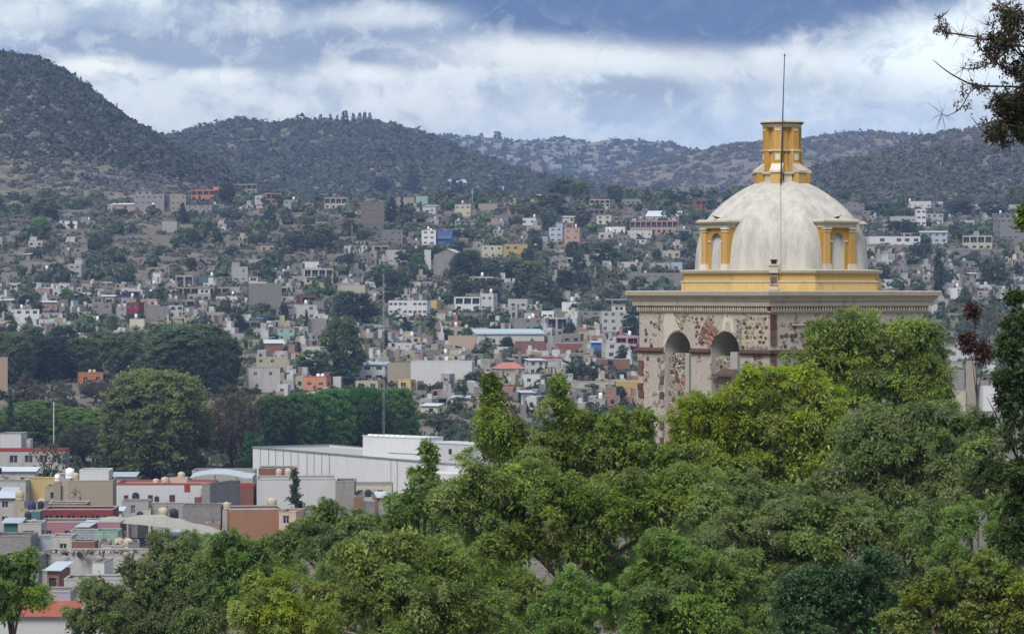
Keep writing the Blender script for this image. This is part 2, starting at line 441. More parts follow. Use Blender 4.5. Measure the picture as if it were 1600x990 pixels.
def lobes_leaves(C, R, T, leaves_per, leaf, width=0.45, droop=0.35, up=0.35, outward=None, sprays=26):
    """Foliage lobes made of arching sprays. C (n,3) centres, R (n,3) radii, T (n,) tint. Returns V, Q, tint."""
    n = len(C); k = max(4, leaves_per // sprays)
    d = rand_dirs(n * sprays).reshape(n, sprays, 3)
    if outward is not None: d = d + outward[:, None, :] * 0.75
    d[..., 2] += up
    d = unit(d)
    t = np.linspace(0.30, 1.05, k)[None, None, :] + rng.normal(0, 0.03, (n, sprays, k))
    ln = rng.uniform(0.75, 1.15, (n, sprays, 1))
    Rm = R[:, None, None, :]
    pos = C[:, None, None, :] + d[:, :, None, :] * (t * ln)[..., None] * Rm
    pos[..., 2] -= droop * (t * ln) ** 2 * R[:, None, None, 2]
    pos = pos + rng.normal(0, leaf * 0.45, pos.shape)
    N = n * sprays * k
    pos = pos.reshape(N, 3)
    tang = np.repeat(d.reshape(-1, 3), k, 0).copy(); tang[:, 2] -= 2 * droop * t.reshape(-1) * 0.8
    ld = unit(tang + rng.normal(0, 0.75, (N, 3)) + np.array([0, 0, -0.25]))
    nr = unit(rng.normal(0, 0.6, (N, 3)) + np.array([0, 0, 0.75]) + np.repeat(d.reshape(-1, 3), k, 0) * 0.5)
    L = leaf * rng.uniform(0.7, 1.4, N); W = L * width * rng.uniform(0.8, 1.2, N)
    V, Q = leaf_tris(pos, ld, nr, L, W)
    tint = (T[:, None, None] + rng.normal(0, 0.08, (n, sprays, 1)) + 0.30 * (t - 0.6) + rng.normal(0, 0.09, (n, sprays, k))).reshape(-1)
    return V, Q, np.clip(tint, 0, 1)

# --- small tree prototypes, unit height 1 for mid-distance trees
def crown_proto(kind, nl, per, leaf, seed, ls=0.72):
    r = np.random.default_rng(seed)
    C, R = [], []
    if kind == 'round':       # broad rounded crown
        for i in range(nl):
            a = r.uniform(0, 2 * math.pi); z = r.uniform(-0.95, 0.95); q = math.sqrt(max(0.02, 1 - z * z * (0.85 if z > 0 else 0.45))) * r.uniform(0.5, 0.88) * (0.82 + 0.22 * math.sin(3 * a + seed) * math.sin(2.3 * z + seed))
            C.append((0.42 * q * math.cos(a), 0.42 * q * math.sin(a), 0.50 + 0.42 * z)); s = ls * r.uniform(0.09, 0.15); R.append((s * 1.15, s * 1.15, s))
    elif kind == 'wide':
        for i in range(nl):
            a = r.uniform(0, 2 * math.pi); q = math.sqrt(r.uniform(0, 1)); z = r.uniform(-0.9, 1) * math.sqrt(1 - q * q * 0.75) * (0.85 + 0.2 * math.sin(3 * a + seed))
            C.append((0.62 * q * math.cos(a), 0.62 * q * math.sin(a), 0.48 + 0.42 * z)); s = ls * r.uniform(0.10, 0.17); R.append((s * 1.25, s * 1.25, s * 0.8))
    elif kind == 'flat':      # spreading tiers
        for i in range(nl):
            a = r.uniform(0, 2 * math.pi); q = math.sqrt(r.uniform(0, 1)); tier = r.integers(0, 3)
            C.append((0.8 * q * math.cos(a), 0.8 * q * math.sin(a), 0.52 + 0.19 * tier - 0.28 * q * q + r.uniform(-.03, .03))); s = ls * r.uniform(0.10, 0.16); R.append((s * 1.5, s * 1.5, s * 0.5))
    elif kind == 'spindle':   # Italian cypress
        for i in range(nl):
            t = (i + .5) / nl; a = r.uniform(0, 6.28); w = 0.105 * (math.sin(math.pi * min(1, 0.12 + t * 0.88)) ** 0.6 * (1 - t * 0.35))
            C.append((w * 0.45 * math.cos(a), w * 0.45 * math.sin(a), 0.05 + 0.92 * t)); R.append((w * 0.75, w * 0.75, 0.075))
    elif kind == 'cone':      # casuarina / pine
        for i in range(nl):
            t = r.uniform(0, 1) ** 0.85; a = r.uniform(0, 6.28); w = 0.30 * (1 - t) ** 0.75 + 0.02
            q = r.uniform(0.3, 0.9)
            C.append((w * q * math.cos(a), w * q * math.sin(a), 0.14 + 0.80 * t)); s = 0.05 + 0.07 * (1 - t); R.append((s * 1.2, s * 1.2, s))
    elif kind == 'airy':      # thin dry crown
        for i in range(nl):
            d = unit(r.normal(size=3)); q = r.uniform(0.5, 0.95)
            C.append((0.40 * q * d[0], 0.40 * q * d[1], 0.55 + 0.38 * q * d[2])); s = ls * r.uniform(0.08, 0.14); R.append((s, s, s))
    C, R = np.array(C), np.array(R)
    ctr = np.array([0, 0, C[:, 2].mean()]); out = unit(C - ctr)
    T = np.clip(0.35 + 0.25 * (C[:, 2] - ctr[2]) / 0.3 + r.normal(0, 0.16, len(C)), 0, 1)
    V, Q, t = lobes_leaves(C, R, T, per, leaf, 0.62, 0.15, 0.25, out, sprays=max(6, per // 5))
    # the dense inside of each lobe (twigs and inner leaves)
    iv, fv = ICO0
    core = C[:, None, :] + iv[None] * R[:, None, :] * (0.60 if kind != 'airy' else 0.3) * (1 + rng.normal(0, 0.14, (len(C), 12, 1)))
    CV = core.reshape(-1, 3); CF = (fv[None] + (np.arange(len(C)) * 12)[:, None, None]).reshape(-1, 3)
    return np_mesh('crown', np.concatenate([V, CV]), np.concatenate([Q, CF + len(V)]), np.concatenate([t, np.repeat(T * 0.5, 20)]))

def trunk_proto(kind, seed):
    r = random.Random(seed); mb = MB()
    top = {'spindle': 0.9, 'cone': 0.9}.get(kind, 0.5)
    rad = {'spindle': 0.016, 'cone': 0.022, 'flat': 0.035}.get(kind, 0.03)
    mb.tube([(0, 0, -0.12), (0.005, 0, 0.1), (0.01 * r.uniform(-1, 1), 0.01, top * 0.6), (0.02 * r.uniform(-1, 1), 0, top)], [rad * 1.3, rad, rad * 0.8, rad * 0.35], 6)
    if kind not in ('spindle', 'cone'):
        for i in range(5):
            a = i * 1.26 + r.uniform(-.3, .3); q = 0.55 if kind == 'flat' else 0.33
            mb.tube([(0, 0, 0.22 + 0.03 * i), (0.14 * math.cos(a), 0.14 * math.sin(a), 0.40), (q * math.cos(a), q * math.sin(a), 0.62 + r.uniform(0, .1))], [rad * 0.6, rad * 0.4, rad * 0.12], 5)
    return mb.mesh('trunk')

PROTO = {}
for kind, nl, per, leaf, cnt in (('round', 90, 50, 0.034, 3), ('wide', 100, 50, 0.036, 3), ('flat', 90, 50, 0.036, 1), ('spindle', 40, 45, 0.026, 2), ('cone', 70, 40, 0.030, 2), ('airy', 60, 34, 0.026, 2)):
    for i in range(cnt):
        PROTO[(kind, i)] = (crown_proto(kind, nl, per, leaf, 100 + i * 7 + nl), trunk_proto(kind, i))
BIG = {}
for kind, nl, per, leaf, ls in (('round', 620, 84, 0.018, .42), ('wide', 620, 84, 0.019, .42), ('flat', 420, 80, 0.022, .5), ('airy', 420, 60, 0.017, .42)):
    BIG[kind] = (crown_proto(kind, nl, per, leaf, 900 + nl, ls), trunk_proto(kind, 77))

LEAF = {
    'dark': leaf_mat('leaf_dark_green', (0.018, 0.036, 0.022), (0.060, 0.098, 0.046), 0.25),
    'mid': leaf_mat('leaf_mid_green', (0.040, 0.068, 0.034), (0.150, 0.205, 0.082), 0.3),
    'ficus': leaf_mat('leaf_ficus_green', (0.014, 0.046, 0.014), (0.095, 0.250, 0.045), 0.35),
    'bright': leaf_mat('leaf_bright_green', (0.045, 0.105, 0.018), (0.160, 0.310, 0.050), 0.35),
    'olive': leaf_mat('leaf_olive', (0.075, 0.095, 0.030), (0.240, 0.270, 0.085), 0.35),
    'brown': leaf_mat('leaf_brownish', (0.056, 0.050, 0.035), (0.131, 0.110, 0.075), 0.2),
    'dusty': leaf_mat('leaf_dusty_green', (0.040, 0.053, 0.035), (0.106, 0.125, 0.077), 0.2),
}
ALL_TREES = []
def tree(kind, px, pb, ht, wd, tone, label, group=None, big=False, D=None, name='tree', base=None):
    """tree whose foot stands at pixel (px, pb) on the ground; ht, wd in pixels"""
    b = base if base is not None else (ground(px, pb) if D is None else Vector(((px - CX) / F * D, D, float(H((px - CX) / F * D, D)))))
    D = b.y
    hm = max(ht / F * D, (HY - (pb - ht)) / F * D - b.z); wm = wd / F * D
    base_w = {'round': 0.86, 'wide': 1.42, 'flat': 1.9, 'spindle': 0.20, 'cone': 0.60, 'airy': 0.92}[kind]
    sx_ = wm / base_w
    if big: cme, tme = BIG[kind]
    else:
        opts = [k for k in PROTO if k[0] == kind]; cme, tme = PROTO[random.choice(opts)]
    o = empty(name, b - Vector((0, 0, 0.1)), random.uniform(0, 6.28)); o.scale = (sx_, sx_, hm)
    tag(o, label, 'tree', group)
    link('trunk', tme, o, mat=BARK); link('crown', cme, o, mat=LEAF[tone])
    ALL_TREES.append((px, pb, o)); return o

# --- scrub and woodland that nobody could count
def scrub(name, pts, size, mat, leaves=10, flat=0.75, leafk=0.38):
    """one mesh of many low bushes: small cores with loose leaf clumps. pts (n,3), size (n,)"""
    n = len(pts); iv, fv = ICO0
    core = pts[:, None, :] + iv[None] * (size[:, None, None] * np.array([1, 1, flat])) * (0.78 + rng.normal(0, 0.16, (n, 12, 1)))
    V1 = core.reshape(-1, 3); F1 = (fv[None] + (np.arange(n) * 12)[:, None, None]).reshape(-1, 3)
    T0 = np.clip(rng.normal(0.45, 0.22, n), 0, 1)
    N = n * leaves
    d = rand_dirs(N); d[:, 2] = np.abs(d[:, 2]) * 0.9 + 0.05
    c = np.repeat(pts, leaves, 0) + d * np.repeat(size, leaves)[:, None] * np.array([1, 1, flat]) * rng.uniform(0.75, 1.15, (N, 1))
    L = np.repeat(size, leaves) * leafk * rng.uniform(0.7, 1.3, N)
    t1 = unit(np.cross(d, rng.normal(size=(N, 3)))); t2 = unit(np.cross(d, t1) + d * rng.normal(0, 0.5, (N, 1)))
    V2 = np.stack([c - t1 * L[:, None], c + t1 * L[:, None], c + t2 * L[:, None] * 1.5], 1).reshape(-1, 3)
    F2 = np.arange(N * 3).reshape(-1, 3) + len(V1)
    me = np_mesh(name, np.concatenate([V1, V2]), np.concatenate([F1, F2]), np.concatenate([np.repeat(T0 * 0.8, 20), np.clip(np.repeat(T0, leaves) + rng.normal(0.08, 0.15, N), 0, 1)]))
    me.materials.append(mat)
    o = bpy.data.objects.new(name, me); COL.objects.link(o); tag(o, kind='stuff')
    return o

def scatter(n, u0, u1, y0, y1, clump=0.0, seed=1, front=None):
    Y = rng.uniform(y0, y1, n * 3); u = rng.uniform(u0, u1, n * 3)
    X = (u - CX) / F * Y
    keep = np.ones(len(X), bool)
    if clump: keep = rng.uniform(0, 1, len(X)) < 1 - clump * (0.5 - 1.5 * fbm(X / 60, Y / 110, seed, 3))
    X, Y = X[keep][:n], Y[keep][:n]
    return np.stack([X, Y, H(X, Y)], -1)

SCR = {
    'brown': leaf_mat('scrub_brown', (0.052, 0.050, 0.046), (0.150, 0.140, 0.124), 0.1, 0.1),
    'green': leaf_mat('scrub_green', (0.024, 0.038, 0.019), (0.084, 0.105, 0.051), 0.1, 0.1),
    'mix': leaf_mat('scrub_mixed', (0.032, 0.038, 0.027), (0.124, 0.116, 0.084), 0.1, 0.1),
    'wood': leaf_mat('woodland_green', (0.022, 0.035, 0.024), (0.068, 0.089, 0.049), 0.1, 0.1),
}
def size_arr(n, a, b): return rng.uniform(a, b, n) * rng.uniform(0.75, 1.2, n)
S = scatter(7500, -250, 560, 1900, 2560, 0.15, 3); scrub('left_hill_scrub', S, size_arr(len(S), 1.4, 4.0), SCR['brown'], 6)
S = scatter(6800, -250, 560, 1960, 2560, 0.75, 5); _k = rng.uniform(0, 1, len(S)) < np.interp(S[:, 1], [1960, 2200, 2400], [.45, .8, 1]); S = S[_k]; scrub('left_hill_woodland', S, size_arr(len(S), 2.0, 5.2), SCR['wood'], 8, 0.95)
S = scatter(8600, 100, 1150, 2480, 3480, 0.1, 6); _u = CX + F * S[:, 0] / S[:, 1]; S = S[~((np.abs(_u - 542) < 66) & (S[:, 1] > 3250))]; scrub('centre_hill_woodland', S, size_arr(len(S), 3.0, 7.4), SCR['wood'], 7, 0.85)
S = scatter(2600, 100, 1150, 2480, 3450, 0.6, 8); scrub('centre_hill_scrub', S, size_arr(len(S), 2.5, 5.5), SCR['mix'], 7)
S = scatter(4600, 580, 1250, 4500, 5680, 0.3, 9); scrub('far_ridge_woodland', S, size_arr(len(S), 4.5, 10), SCR['wood'], 5, 0.9)
S = scatter(4000, 850, 1750, 3500, 4380, 0.35, 10); scrub('far_spur_scrub', S, size_arr(len(S), 3.0, 7.6), SCR['mix'], 5)
S = scatter(8000, 1050, 1850, 2080, 3120, 0.2, 12)
_u = CX + F * S[:, 0] / S[:, 1]
_m = (np.abs(S[:, 1] - 2640) < 62) & (_u > 1240) & (rng.uniform(0, 1, len(S)) < 0.8)
S = S[~_m]; scrub('right_hill_scrub', S, size_arr(len(S), 2.2, 5.4), SCR['mix'], 6, 0.85)
S = scatter(2600, 1050, 1850, 2080, 2560, 0.7, 13); scrub('right_hill_bushes', S, size_arr(len(S), 2.5, 5.5), SCR['green'], 8)
S = scatter(8200, -150, 1750, 1230, 1900, 0.45, 14); scrub('hillside_scrub', S, size_arr(len(S), 1.0, 3.2), SCR['brown'], 6)
S = scatter(5200, -150, 1750, 950, 1900, 0.6, 15); scrub('hillside_bushes', S, size_arr(len(S), 1.1, 3.4), SCR['green'], 7)
S = scatter(3000, -100, 1000, 640, 1000, 0.3, 16); S = S[(S[:, 1] < 800) | (rng.uniform(0, 1, len(S)) < .55)]; scrub('town_shrubbery', S, size_arr(len(S), 0.9, 2.3), SCR['wood'], 10, 1.0)
S = scatter(560, -150, 1750, 1060, 1860, 0.8, 17); _z = size_arr(len(S), 1.8, 4.4); S[:, 2] += _z * .55; scrub('town_tree_crowns', S, _z, LEAF['mid'], 26, 1.05, .30)
S = scatter(300, -150, 1750, 1020, 1860, 0.8, 18); _z = size_arr(len(S), 1.6, 3.8); S[:, 2] += _z * .55; scrub('town_dark_tree_crowns', S, _z, LEAF['dark'], 26, 1.1, .30)
# stone and block terrace walls that follow the contour between the house rows
def terraces():
    r = random.Random(31); mb = MB()
    for k in range(120):
        px, py = r.uniform(-40, 1640), r.uniform(330, 560)
        if 1000 < px < 1340 and py > 440: continue
        g_ = ground(px, py); L = r.uniform(14, 60); a = r.uniform(-.12, .12); n = 5; prev = None; hh = r.uniform(.8, 2.0)
        for i in range(n + 1):
            x = g_.x - L / 2 + L * i / n; y = g_.y + (x - g_.x) * math.tan(a) + r.uniform(-.5, .5); z = float(H(x, y)); cur = Vector((x, y, z))
            if prev is not None:
                t = Vector((0, .4, 0)); u0, u1 = Vector((0, 0, -1.5)), Vector((0, 0, hh))
                mb.quad(prev + u0, cur + u0, cur + u1, prev + u1); mb.quad(prev + u1, cur + u1, cur + u1 + t, prev + u1 + t); mb.quad(cur + u0 + t, prev + u0 + t, prev + u1 + t, cur + u1 + t)
            prev = cur
    tag(mb.build('terrace_walling', WALL['stone'], None), kind='stuff')
terraces()
# ---------------------------------------------------------------- bell tower with dome
def arch_wall(mb, length, z0, z1, thick, arches, n=14, back=True):
    """wall in the local x-z plane (outer face y = 0, inner face y = thick) with round-headed openings (x0, x1, spring, sill)"""
    cuts = [0.0]
    for x0, x1, sp, sill in arches:
        cuts += [x0 + (x1 - x0) * (0.5 - 0.5 * math.cos(math.pi * k / n)) for k in range(n + 1)]
    cuts.append(length)
    def inside(x):
        for a in arches:
            if a[0] - 1e-6 <= x <= a[1] + 1e-6: return a
    def top(a, x):
        r = (a[1] - a[0]) / 2; c = (a[0] + a[1]) / 2
        return a[2] + math.sqrt(max(0, r * r - (x - c) ** 2))
    for xa, xb in zip(cuts, cuts[1:]):
        a = inside((xa + xb) / 2)
        for y, fl in ((0.0, False), (thick, True)):
            if fl and not back: continue
            def q(p): mb.quad(*(reversed(p) if fl else p))
            if a is None: q([(xa, y, z0), (xb, y, z0), (xb, y, z1), (xa, y, z1)])
            else:
                q([(xa, y, top(a, xa)), (xb, y, top(a, xb)), (xb, y, z1), (xa, y, z1)])
                if a[3] > z0: q([(xa, y, z0), (xb, y, z0), (xb, y, a[3]), (xa, y, a[3])])
def arch_reveal(mb, a, z0, thick, n=14, y0=0.0):
    x0, x1, sp, sill = a; r = (x1 - x0) / 2; c = (x0 + x1) / 2
    pts = [(x0, sill)] + [(c - r * math.cos(math.pi * k / n), sp + r * math.sin(math.pi * k / n)) for k in range(n + 1)] + [(x1, sill)]
    for (xa, za), (xb, zb) in zip(pts, pts[1:]):
        mb.quad((xa, y0, za), (xa, thick, za), (xb, thick, zb), (xb, y0, zb))
    mb.quad((x0, y0, sill), (x1, y0, sill), (x1, thick, sill), (x0, thick, sill))

def tower_mats():
    # weathered plaster over rubble: exposed stones with pale mortar where the plaster has gone
    def rub(name, amount, plaster=(0.45, 0.392, 0.345)):
        m, q, b = new_mat(name, 0.95); b.inputs['Specular IOR Level'].default_value = 0.1
        pos = q.n('ShaderNodeTexCoord').outputs['Object']
        wv = q.n('ShaderNodeVectorMath', {0: pos, 1: (0, 0, 0)}, operation='ADD').outputs[0]
        nz = q.noise(pos, 1.1, 6, 0.7); n2 = q.noise(pos, 5.0, 5, 0.65); n3 = q.noise(pos, 0.55, 3, 0.5)
        vo = q.n('ShaderNodeTexVoronoi', {'Vector': q.mix(0.12, wv, q.n('ShaderNodeTexNoise', {'Vector': pos, 'Scale': 3.0}).outputs[1]), 'Scale': 4.2}, feature='DISTANCE_TO_EDGE')
        vc = q.n('ShaderNodeTexVoronoi', {'Vector': q.mix(0.12, wv, q.n('ShaderNodeTexNoise', {'Vector': pos, 'Scale': 3.0}).outputs[1]), 'Scale': 4.2})
        st = q.mix(q.n('ShaderNodeSeparateColor', {0: vc.outputs['Color']}).outputs[0], (0.10, 0.075, 0.065), (0.30, 0.25, 0.21))
        st = q.mix(q.ramp(q.n('ShaderNodeSeparateColor', {0: vc.outputs['Color']}).outputs[1], 0.86, 0.9), st, (0.26, 0.09, 0.06))
        rubble = q.mix(q.ramp(vo.outputs['Distance'], 0.03, 0.09), (0.52, 0.47, 0.40), st)
        pl = q.mix(q.ramp(n2, 0.35, 0.7), tuple(c * 0.78 for c in plaster), plaster)
        pl = q.mix(q.m('MULTIPLY', q.ramp(nz, 0.5, 0.7), 0.6), pl, (0.30, 0.26, 0.22))
        mask = q.ramp(q.m('ADD', nz, q.m('MULTIPLY', n3, 0.6)), amount - 0.03, amount + 0.03)
        q.put(b.inputs['Base Color'], q.mix(mask, pl, rubble))
        hgt = q.m('ADD', q.m('MULTIPLY', q.ramp(vo.outputs['Distance'], 0.0, 0.12), mask), q.m('MULTIPLY', n2, 0.5))
        q.put(b.inputs['Normal'], q.n('ShaderNodeBump', {'Strength': 0.8, 'Distance': 0.06, 'Height': hgt}).outputs[0])
        return m
    return rub('weathered_plaster', 0.88), rub('bare_rubble', 0.66, (0.40, 0.36, 0.31))
PLAST, RUBBLE = tower_mats()
GREYPL = wall_mat('grey_smooth_plaster', (0.46, 0.45, 0.43), stain=0.4, scale=1.2)
OCHRE = wall_mat('ochre_paint', (0.52, 0.30, 0.07), stain=0.55, scale=0.9)
OCHRE2 = wall_mat('pale_ochre_paint', (0.58, 0.37, 0.11), stain=0.5, scale=0.9)
CREAMST = wall_mat('cream_limewash', (0.52, 0.45, 0.34), stain=0.6, scale=0.9)
PALECR = wall_mat('pale_limewash', (0.60, 0.54, 0.44), stain=0.45, scale=1.5)
CORN = wall_mat('cornice_lime', (0.48, 0.425, 0.335), stain=0.8, scale=0.8)
STONER = wall_mat('red_brown_stone', (0.135, 0.072, 0.058), stain=0.6, scale=2.0, bump=0.7)
BRICKR = wall_mat('fired_brick', (0.23, 0.115, 0.085), stain=0.4, scale=3.0)
DOMEM = None
def dome_mat():
    m, q, b = new_mat('dome_limewash', 0.9); b.inputs['Specular IOR Level'].default_value = 0.15
    pos = q.n('ShaderNodeTexCoord').outputs['Object']
    st = q.n('ShaderNodeMapping', {0: pos}); st.inputs['Scale'].default_value = (1, 1, 0.16)
    n1 = q.noise(st.outputs[0], 1.9, 7, 0.7); n2 = q.noise(pos, 3.2, 6, 0.7); n3 = q.noise(pos, 12, 4, 0.6)
    c = q.mix(q.ramp(n1, 0.36, 0.66), (0.51, 0.485, 0.44), (0.37, 0.35, 0.32))
    c = q.mix(q.m('MULTIPLY', q.ramp(n2, 0.55, 0.72), 0.65), c, (0.36, 0.34, 0.31))
    c = q.mix(q.m('MULTIPLY', q.ramp(n3, 0.58, 0.72), 0.4), c, (0.33, 0.31, 0.28))
    z = q.n('ShaderNodeSeparateXYZ', {0: pos}).outputs[2]
    c = q.mix(q.m('MULTIPLY', q.ramp(q.m('ADD', z, q.m('MULTIPLY', n1, 3.0)), 5.2, 7.2), 0.35), c, (0.38, 0.36, 0.33))
    q.put(b.inputs['Base Color'], c)
    q.put(b.inputs['Normal'], q.n('ShaderNodeBump', {'Strength': 0.35, 'Distance': 0.06, 'Height': n2}).outputs[0])
    return m
DOMEM = dome_mat()

def stone_mesh(sd):
    r = random.Random(sd); mb = MB(); n = 7; out = []
    for k in range(n):
        a = 2 * math.pi * k / n; rr = r.uniform(0.36, 0.56)
        out.append((rr * math.cos(a), rr * math.sin(a) * 0.9))
    for k in range(n):
        (xa, za), (xb, zb) = out[k], out[(k + 1) % n]
        mb.quad((xa, 0, za), (xb, 0, zb), (xb * .8, -0.14, zb * .8), (xa * .8, -0.14, za * .8))
    mb.quad(*[(x * .8, -0.14, z * .8) for x, z in out]); return mb.mesh('stone')
def cached_stone(k): return stone_mesh(20 + k)
TD = 159.0
tower = empty('bell_tower', (P(1222, 455, TD).x, TD, 0.0), math.radians(-49.7 - 4.78))
tag(tower, 'weathered stone bell tower with a whitewashed dome and ochre lantern above the trees', 'bell tower')
A = 5.0; TH = 1.1; ZB, ZT = -30.0, -1.0
arches = [(2.05, 4.1, -2.98, -9.0), (5.65, 7.8, -2.98, -9.0)]
# four faces: each its own wall. Face local frame: x along, y inwards
FACES = [  # name, origin corner, angle
    ('front_left', (-A, -A), 0.0, arches), ('front_right', (A, -A), 90.0, [(2.2, 4.3, -2.98, -9.0), (5.8, 7.9, -2.98, -9.0)]),
    ('rear', (A, A), 180.0, [(3.9, 6.1, -2.98, -9.0)]), ('rear2', (-A, A), 270.0, [])]
for nm, (ox, oy), ang, ar in FACES:
    mb = MB(); e = 0.0
    arch_wall(mb, 2 * A, ZB, ZT, TH, ar, back=False)
    w = mb.build('wall', PLAST, tower, (ox, oy, 0), math.radians(ang))
    mi = MB(); arch_wall(mi, 2 * A, ZB, ZT, TH, ar)
    mi2 = MB()
    for f in mi.f:
        pts = [mi.v[i] for i in f]
        if abs(pts[0][1] - TH) < 1e-6: mi2.quad(*pts)
    mi2.build('inner_wall', RUBBLE, tower, (ox, oy, 0), math.radians(ang))
    for a in ar:
        r = MB(); arch_reveal(r, a, ZB, TH)
        r.build('arch_reveal', GREYPL, tower, (ox, oy, 0), math.radians(ang))
# belfry ceiling
MB().box(-A + .02, A - .02, -A + .02, A - .02, ZT - 0.3, ZT - 0.02).build('belfry_ceiling', GREYPL, tower)
# belfry floor and the thick inner pier with a dark slot seen through the first arch
MB().box(-A + TH, A - TH, -A + TH, A - TH, -9.3, -9.0).build('belfry_floor', CONC, tower)
# rubble infill and plastered posts standing inside the two arches
for nm, x0, x1, y0, y1, z1, mt in (('infill_wall', 2.06, 3.39, .22, .5, -3.0, RUBBLE), ('arch_post', 3.40, 3.70, .18, .5, -3.0, GREYPL), ('infill_wall', 5.66, 6.70, .32, .6, -3.1, RUBBLE), ('arch_post', 6.72, 7.25, .30, .6, -2.9, GREYPL)):
    MB().box(x0, x1, y0, y1, -9.0, z1).build(nm, mt, tower, (-A, -A, 0), 0.0)
for k, (x, z, w, h) in enumerate(((2.5, -3.6, .22, .28), (2.95, -3.5, .26, .2), (2.75, -4.3, .42, .5), (2.45, -5.3, .3, .34), (3.0, -5.2, .2, .5), (2.7, -6.3, .34, .6), (6.0, -3.6, .3, .25), (6.4, -3.9, .3, .3))):
    yy = .22 if x < 5 else .32
    link('dark_hole_mark', cached_stone(k), tower, (-A + x, -A + yy + .01, z), (0, random.uniform(-.2, .2), 0), (w * 1.1, .25, h), plain_mat('stone_and_hole_dark', (0.085, 0.065, 0.06), 0.95, var=.3))  # dark slabs colour in the shaded depth of holes in the infill
def vault(a, y0, y1, n=14):
    mb = MB(); x0, x1, sp, _ = a; r = (x1 - x0) / 2; c = (x0 + x1) / 2
    P_ = [(c - r * math.cos(math.pi * k / n), sp + r * math.sin(math.pi * k / n)) for k in range(n + 1)]
    for (xa, za), (xb, zb) in zip(P_, P_[1:]): mb.quad((xa, y0, za), (xa, y1, za), (xb, y1, zb), (xb, y0, zb))
    mb.quad(*[(x, y1, z) for x, z in P_]); mb.build('vault', GREYPL, tower, (-A, -A, 0), 0.0)
for a_ in arches: vault(a_, TH + .001, TH + 1.2)
# bell beam in the second arch
bm_ = MB(); bm_.box(0.75, 2.78, -5.06, -4.5, -4.08, -3.96); bm_.box(0.95, 2.6, -5.0, -4.6, -3.96, -3.72, top=0.5)
bm_.build('bell_beam', plain_mat('old_timber', (0.10, 0.07, 0.06), 0.9), tower)

def ring(mb, prof, half):
    """square moulding: prof = [(overhang, z)...] swept round the tower"""
    for (o0, z0), (o1, z1) in zip(prof, prof[1:]):
        a0, a1 = half + o0, half + o1
        c0 = [(-a0, -a0), (a0, -a0), (a0, a0), (-a0, a0)]; c1 = [(-a1, -a1), (a1, -a1), (a1, a1), (-a1, a1)]
        for k in range(4):
            j = (k + 1) % 4
            mb.quad((*c0[k], z0), (*c0[j], z0), (*c1[j], z1), (*c1[k], z1))
def mould(name, prof, mat, half=A):
    mb = MB(); ring(mb, prof, half); return mb.build(name, mat, tower)
mould('architrave', [(0.02, -1.03), (0.09, -1.0), (0.09, -0.93), (0.0, -0.93)], PALECR)
mould('dentil_band', [(0.0, -0.95), (0.05, -0.95), (0.05, -0.70)], STONER)
mould('fascia', [(0.05, -0.70), (0.24, -0.70), (0.26, -0.50), (0.16, -0.49)], CORN)
mould('cyma', [(0.16, -0.49), (0.27, -0.47), (0.30, -0.38), (0.40, -0.28), (0.41, -0.24), (0.31, -0.235)], CORN)
mould('cornice_slab', [(0.31, -0.235), (0.50, -0.21), (0.52, -0.02), (0.47, 0.03), (-4.0, 0.06)], CORN)
# dentils, one piece each
dm = MB().box(-0.045, 0.045, -0.12, 0.0, -0.93, -0.72).mesh('dentil'); dm.materials.append(CREAMST)
for face, (ox, oy, ang) in enumerate(((-A, -A, 0), (A, -A, 90))):
    for k in range(58):
        t = 0.05 + k * 0.173
        ca, sa = math.cos(math.radians(ang)), math.sin(math.radians(ang))
        link('dentil', dm, tower, (ox + ca * t + sa * 0.05, oy + sa * t - ca * 0.05, 0), (0, 0, math.radians(ang)))
# string course, broken by the arches, in lengths
def face_box(name, face, x0, x1, y0, y1, z0, z1, mat, roll=0.0):
    ox, oy, ang = ((-A, -A, 0), (A, -A, 90))[face]
    mb = MB(); mb.box(x0, x1, y0, y1, z0, z1); return mb.build(name, mat, tower, (ox, oy, 0), math.radians(ang))
for x0, x1 in ((-0.16, 1.95), (4.12, 5.62), (7.86, 10.0)):
    mb = MB()
    for z0, z1, o in ((-3.02, -2.93, 0.10), (-2.93, -2.83, 0.17), (-2.83, -2.76, 0.08)):
        mb.box(x0, x1 + (o if x1 > 9.9 else 0), -o, 0.05, z0, z1)
    mb.build('string_course', STONER, tower, (-A, -A, 0), 0.0)
mb = MB()
for z0, z1, o in ((-3.02, -2.93, 0.10), (-2.93, -2.83, 0.17), (-2.83, -2.76, 0.08)): mb.box(0.0, 2.15, -o, 0.05, z0, z1)
mb.build('string_course', STONER, tower, (A, -A, 0), math.radians(90))
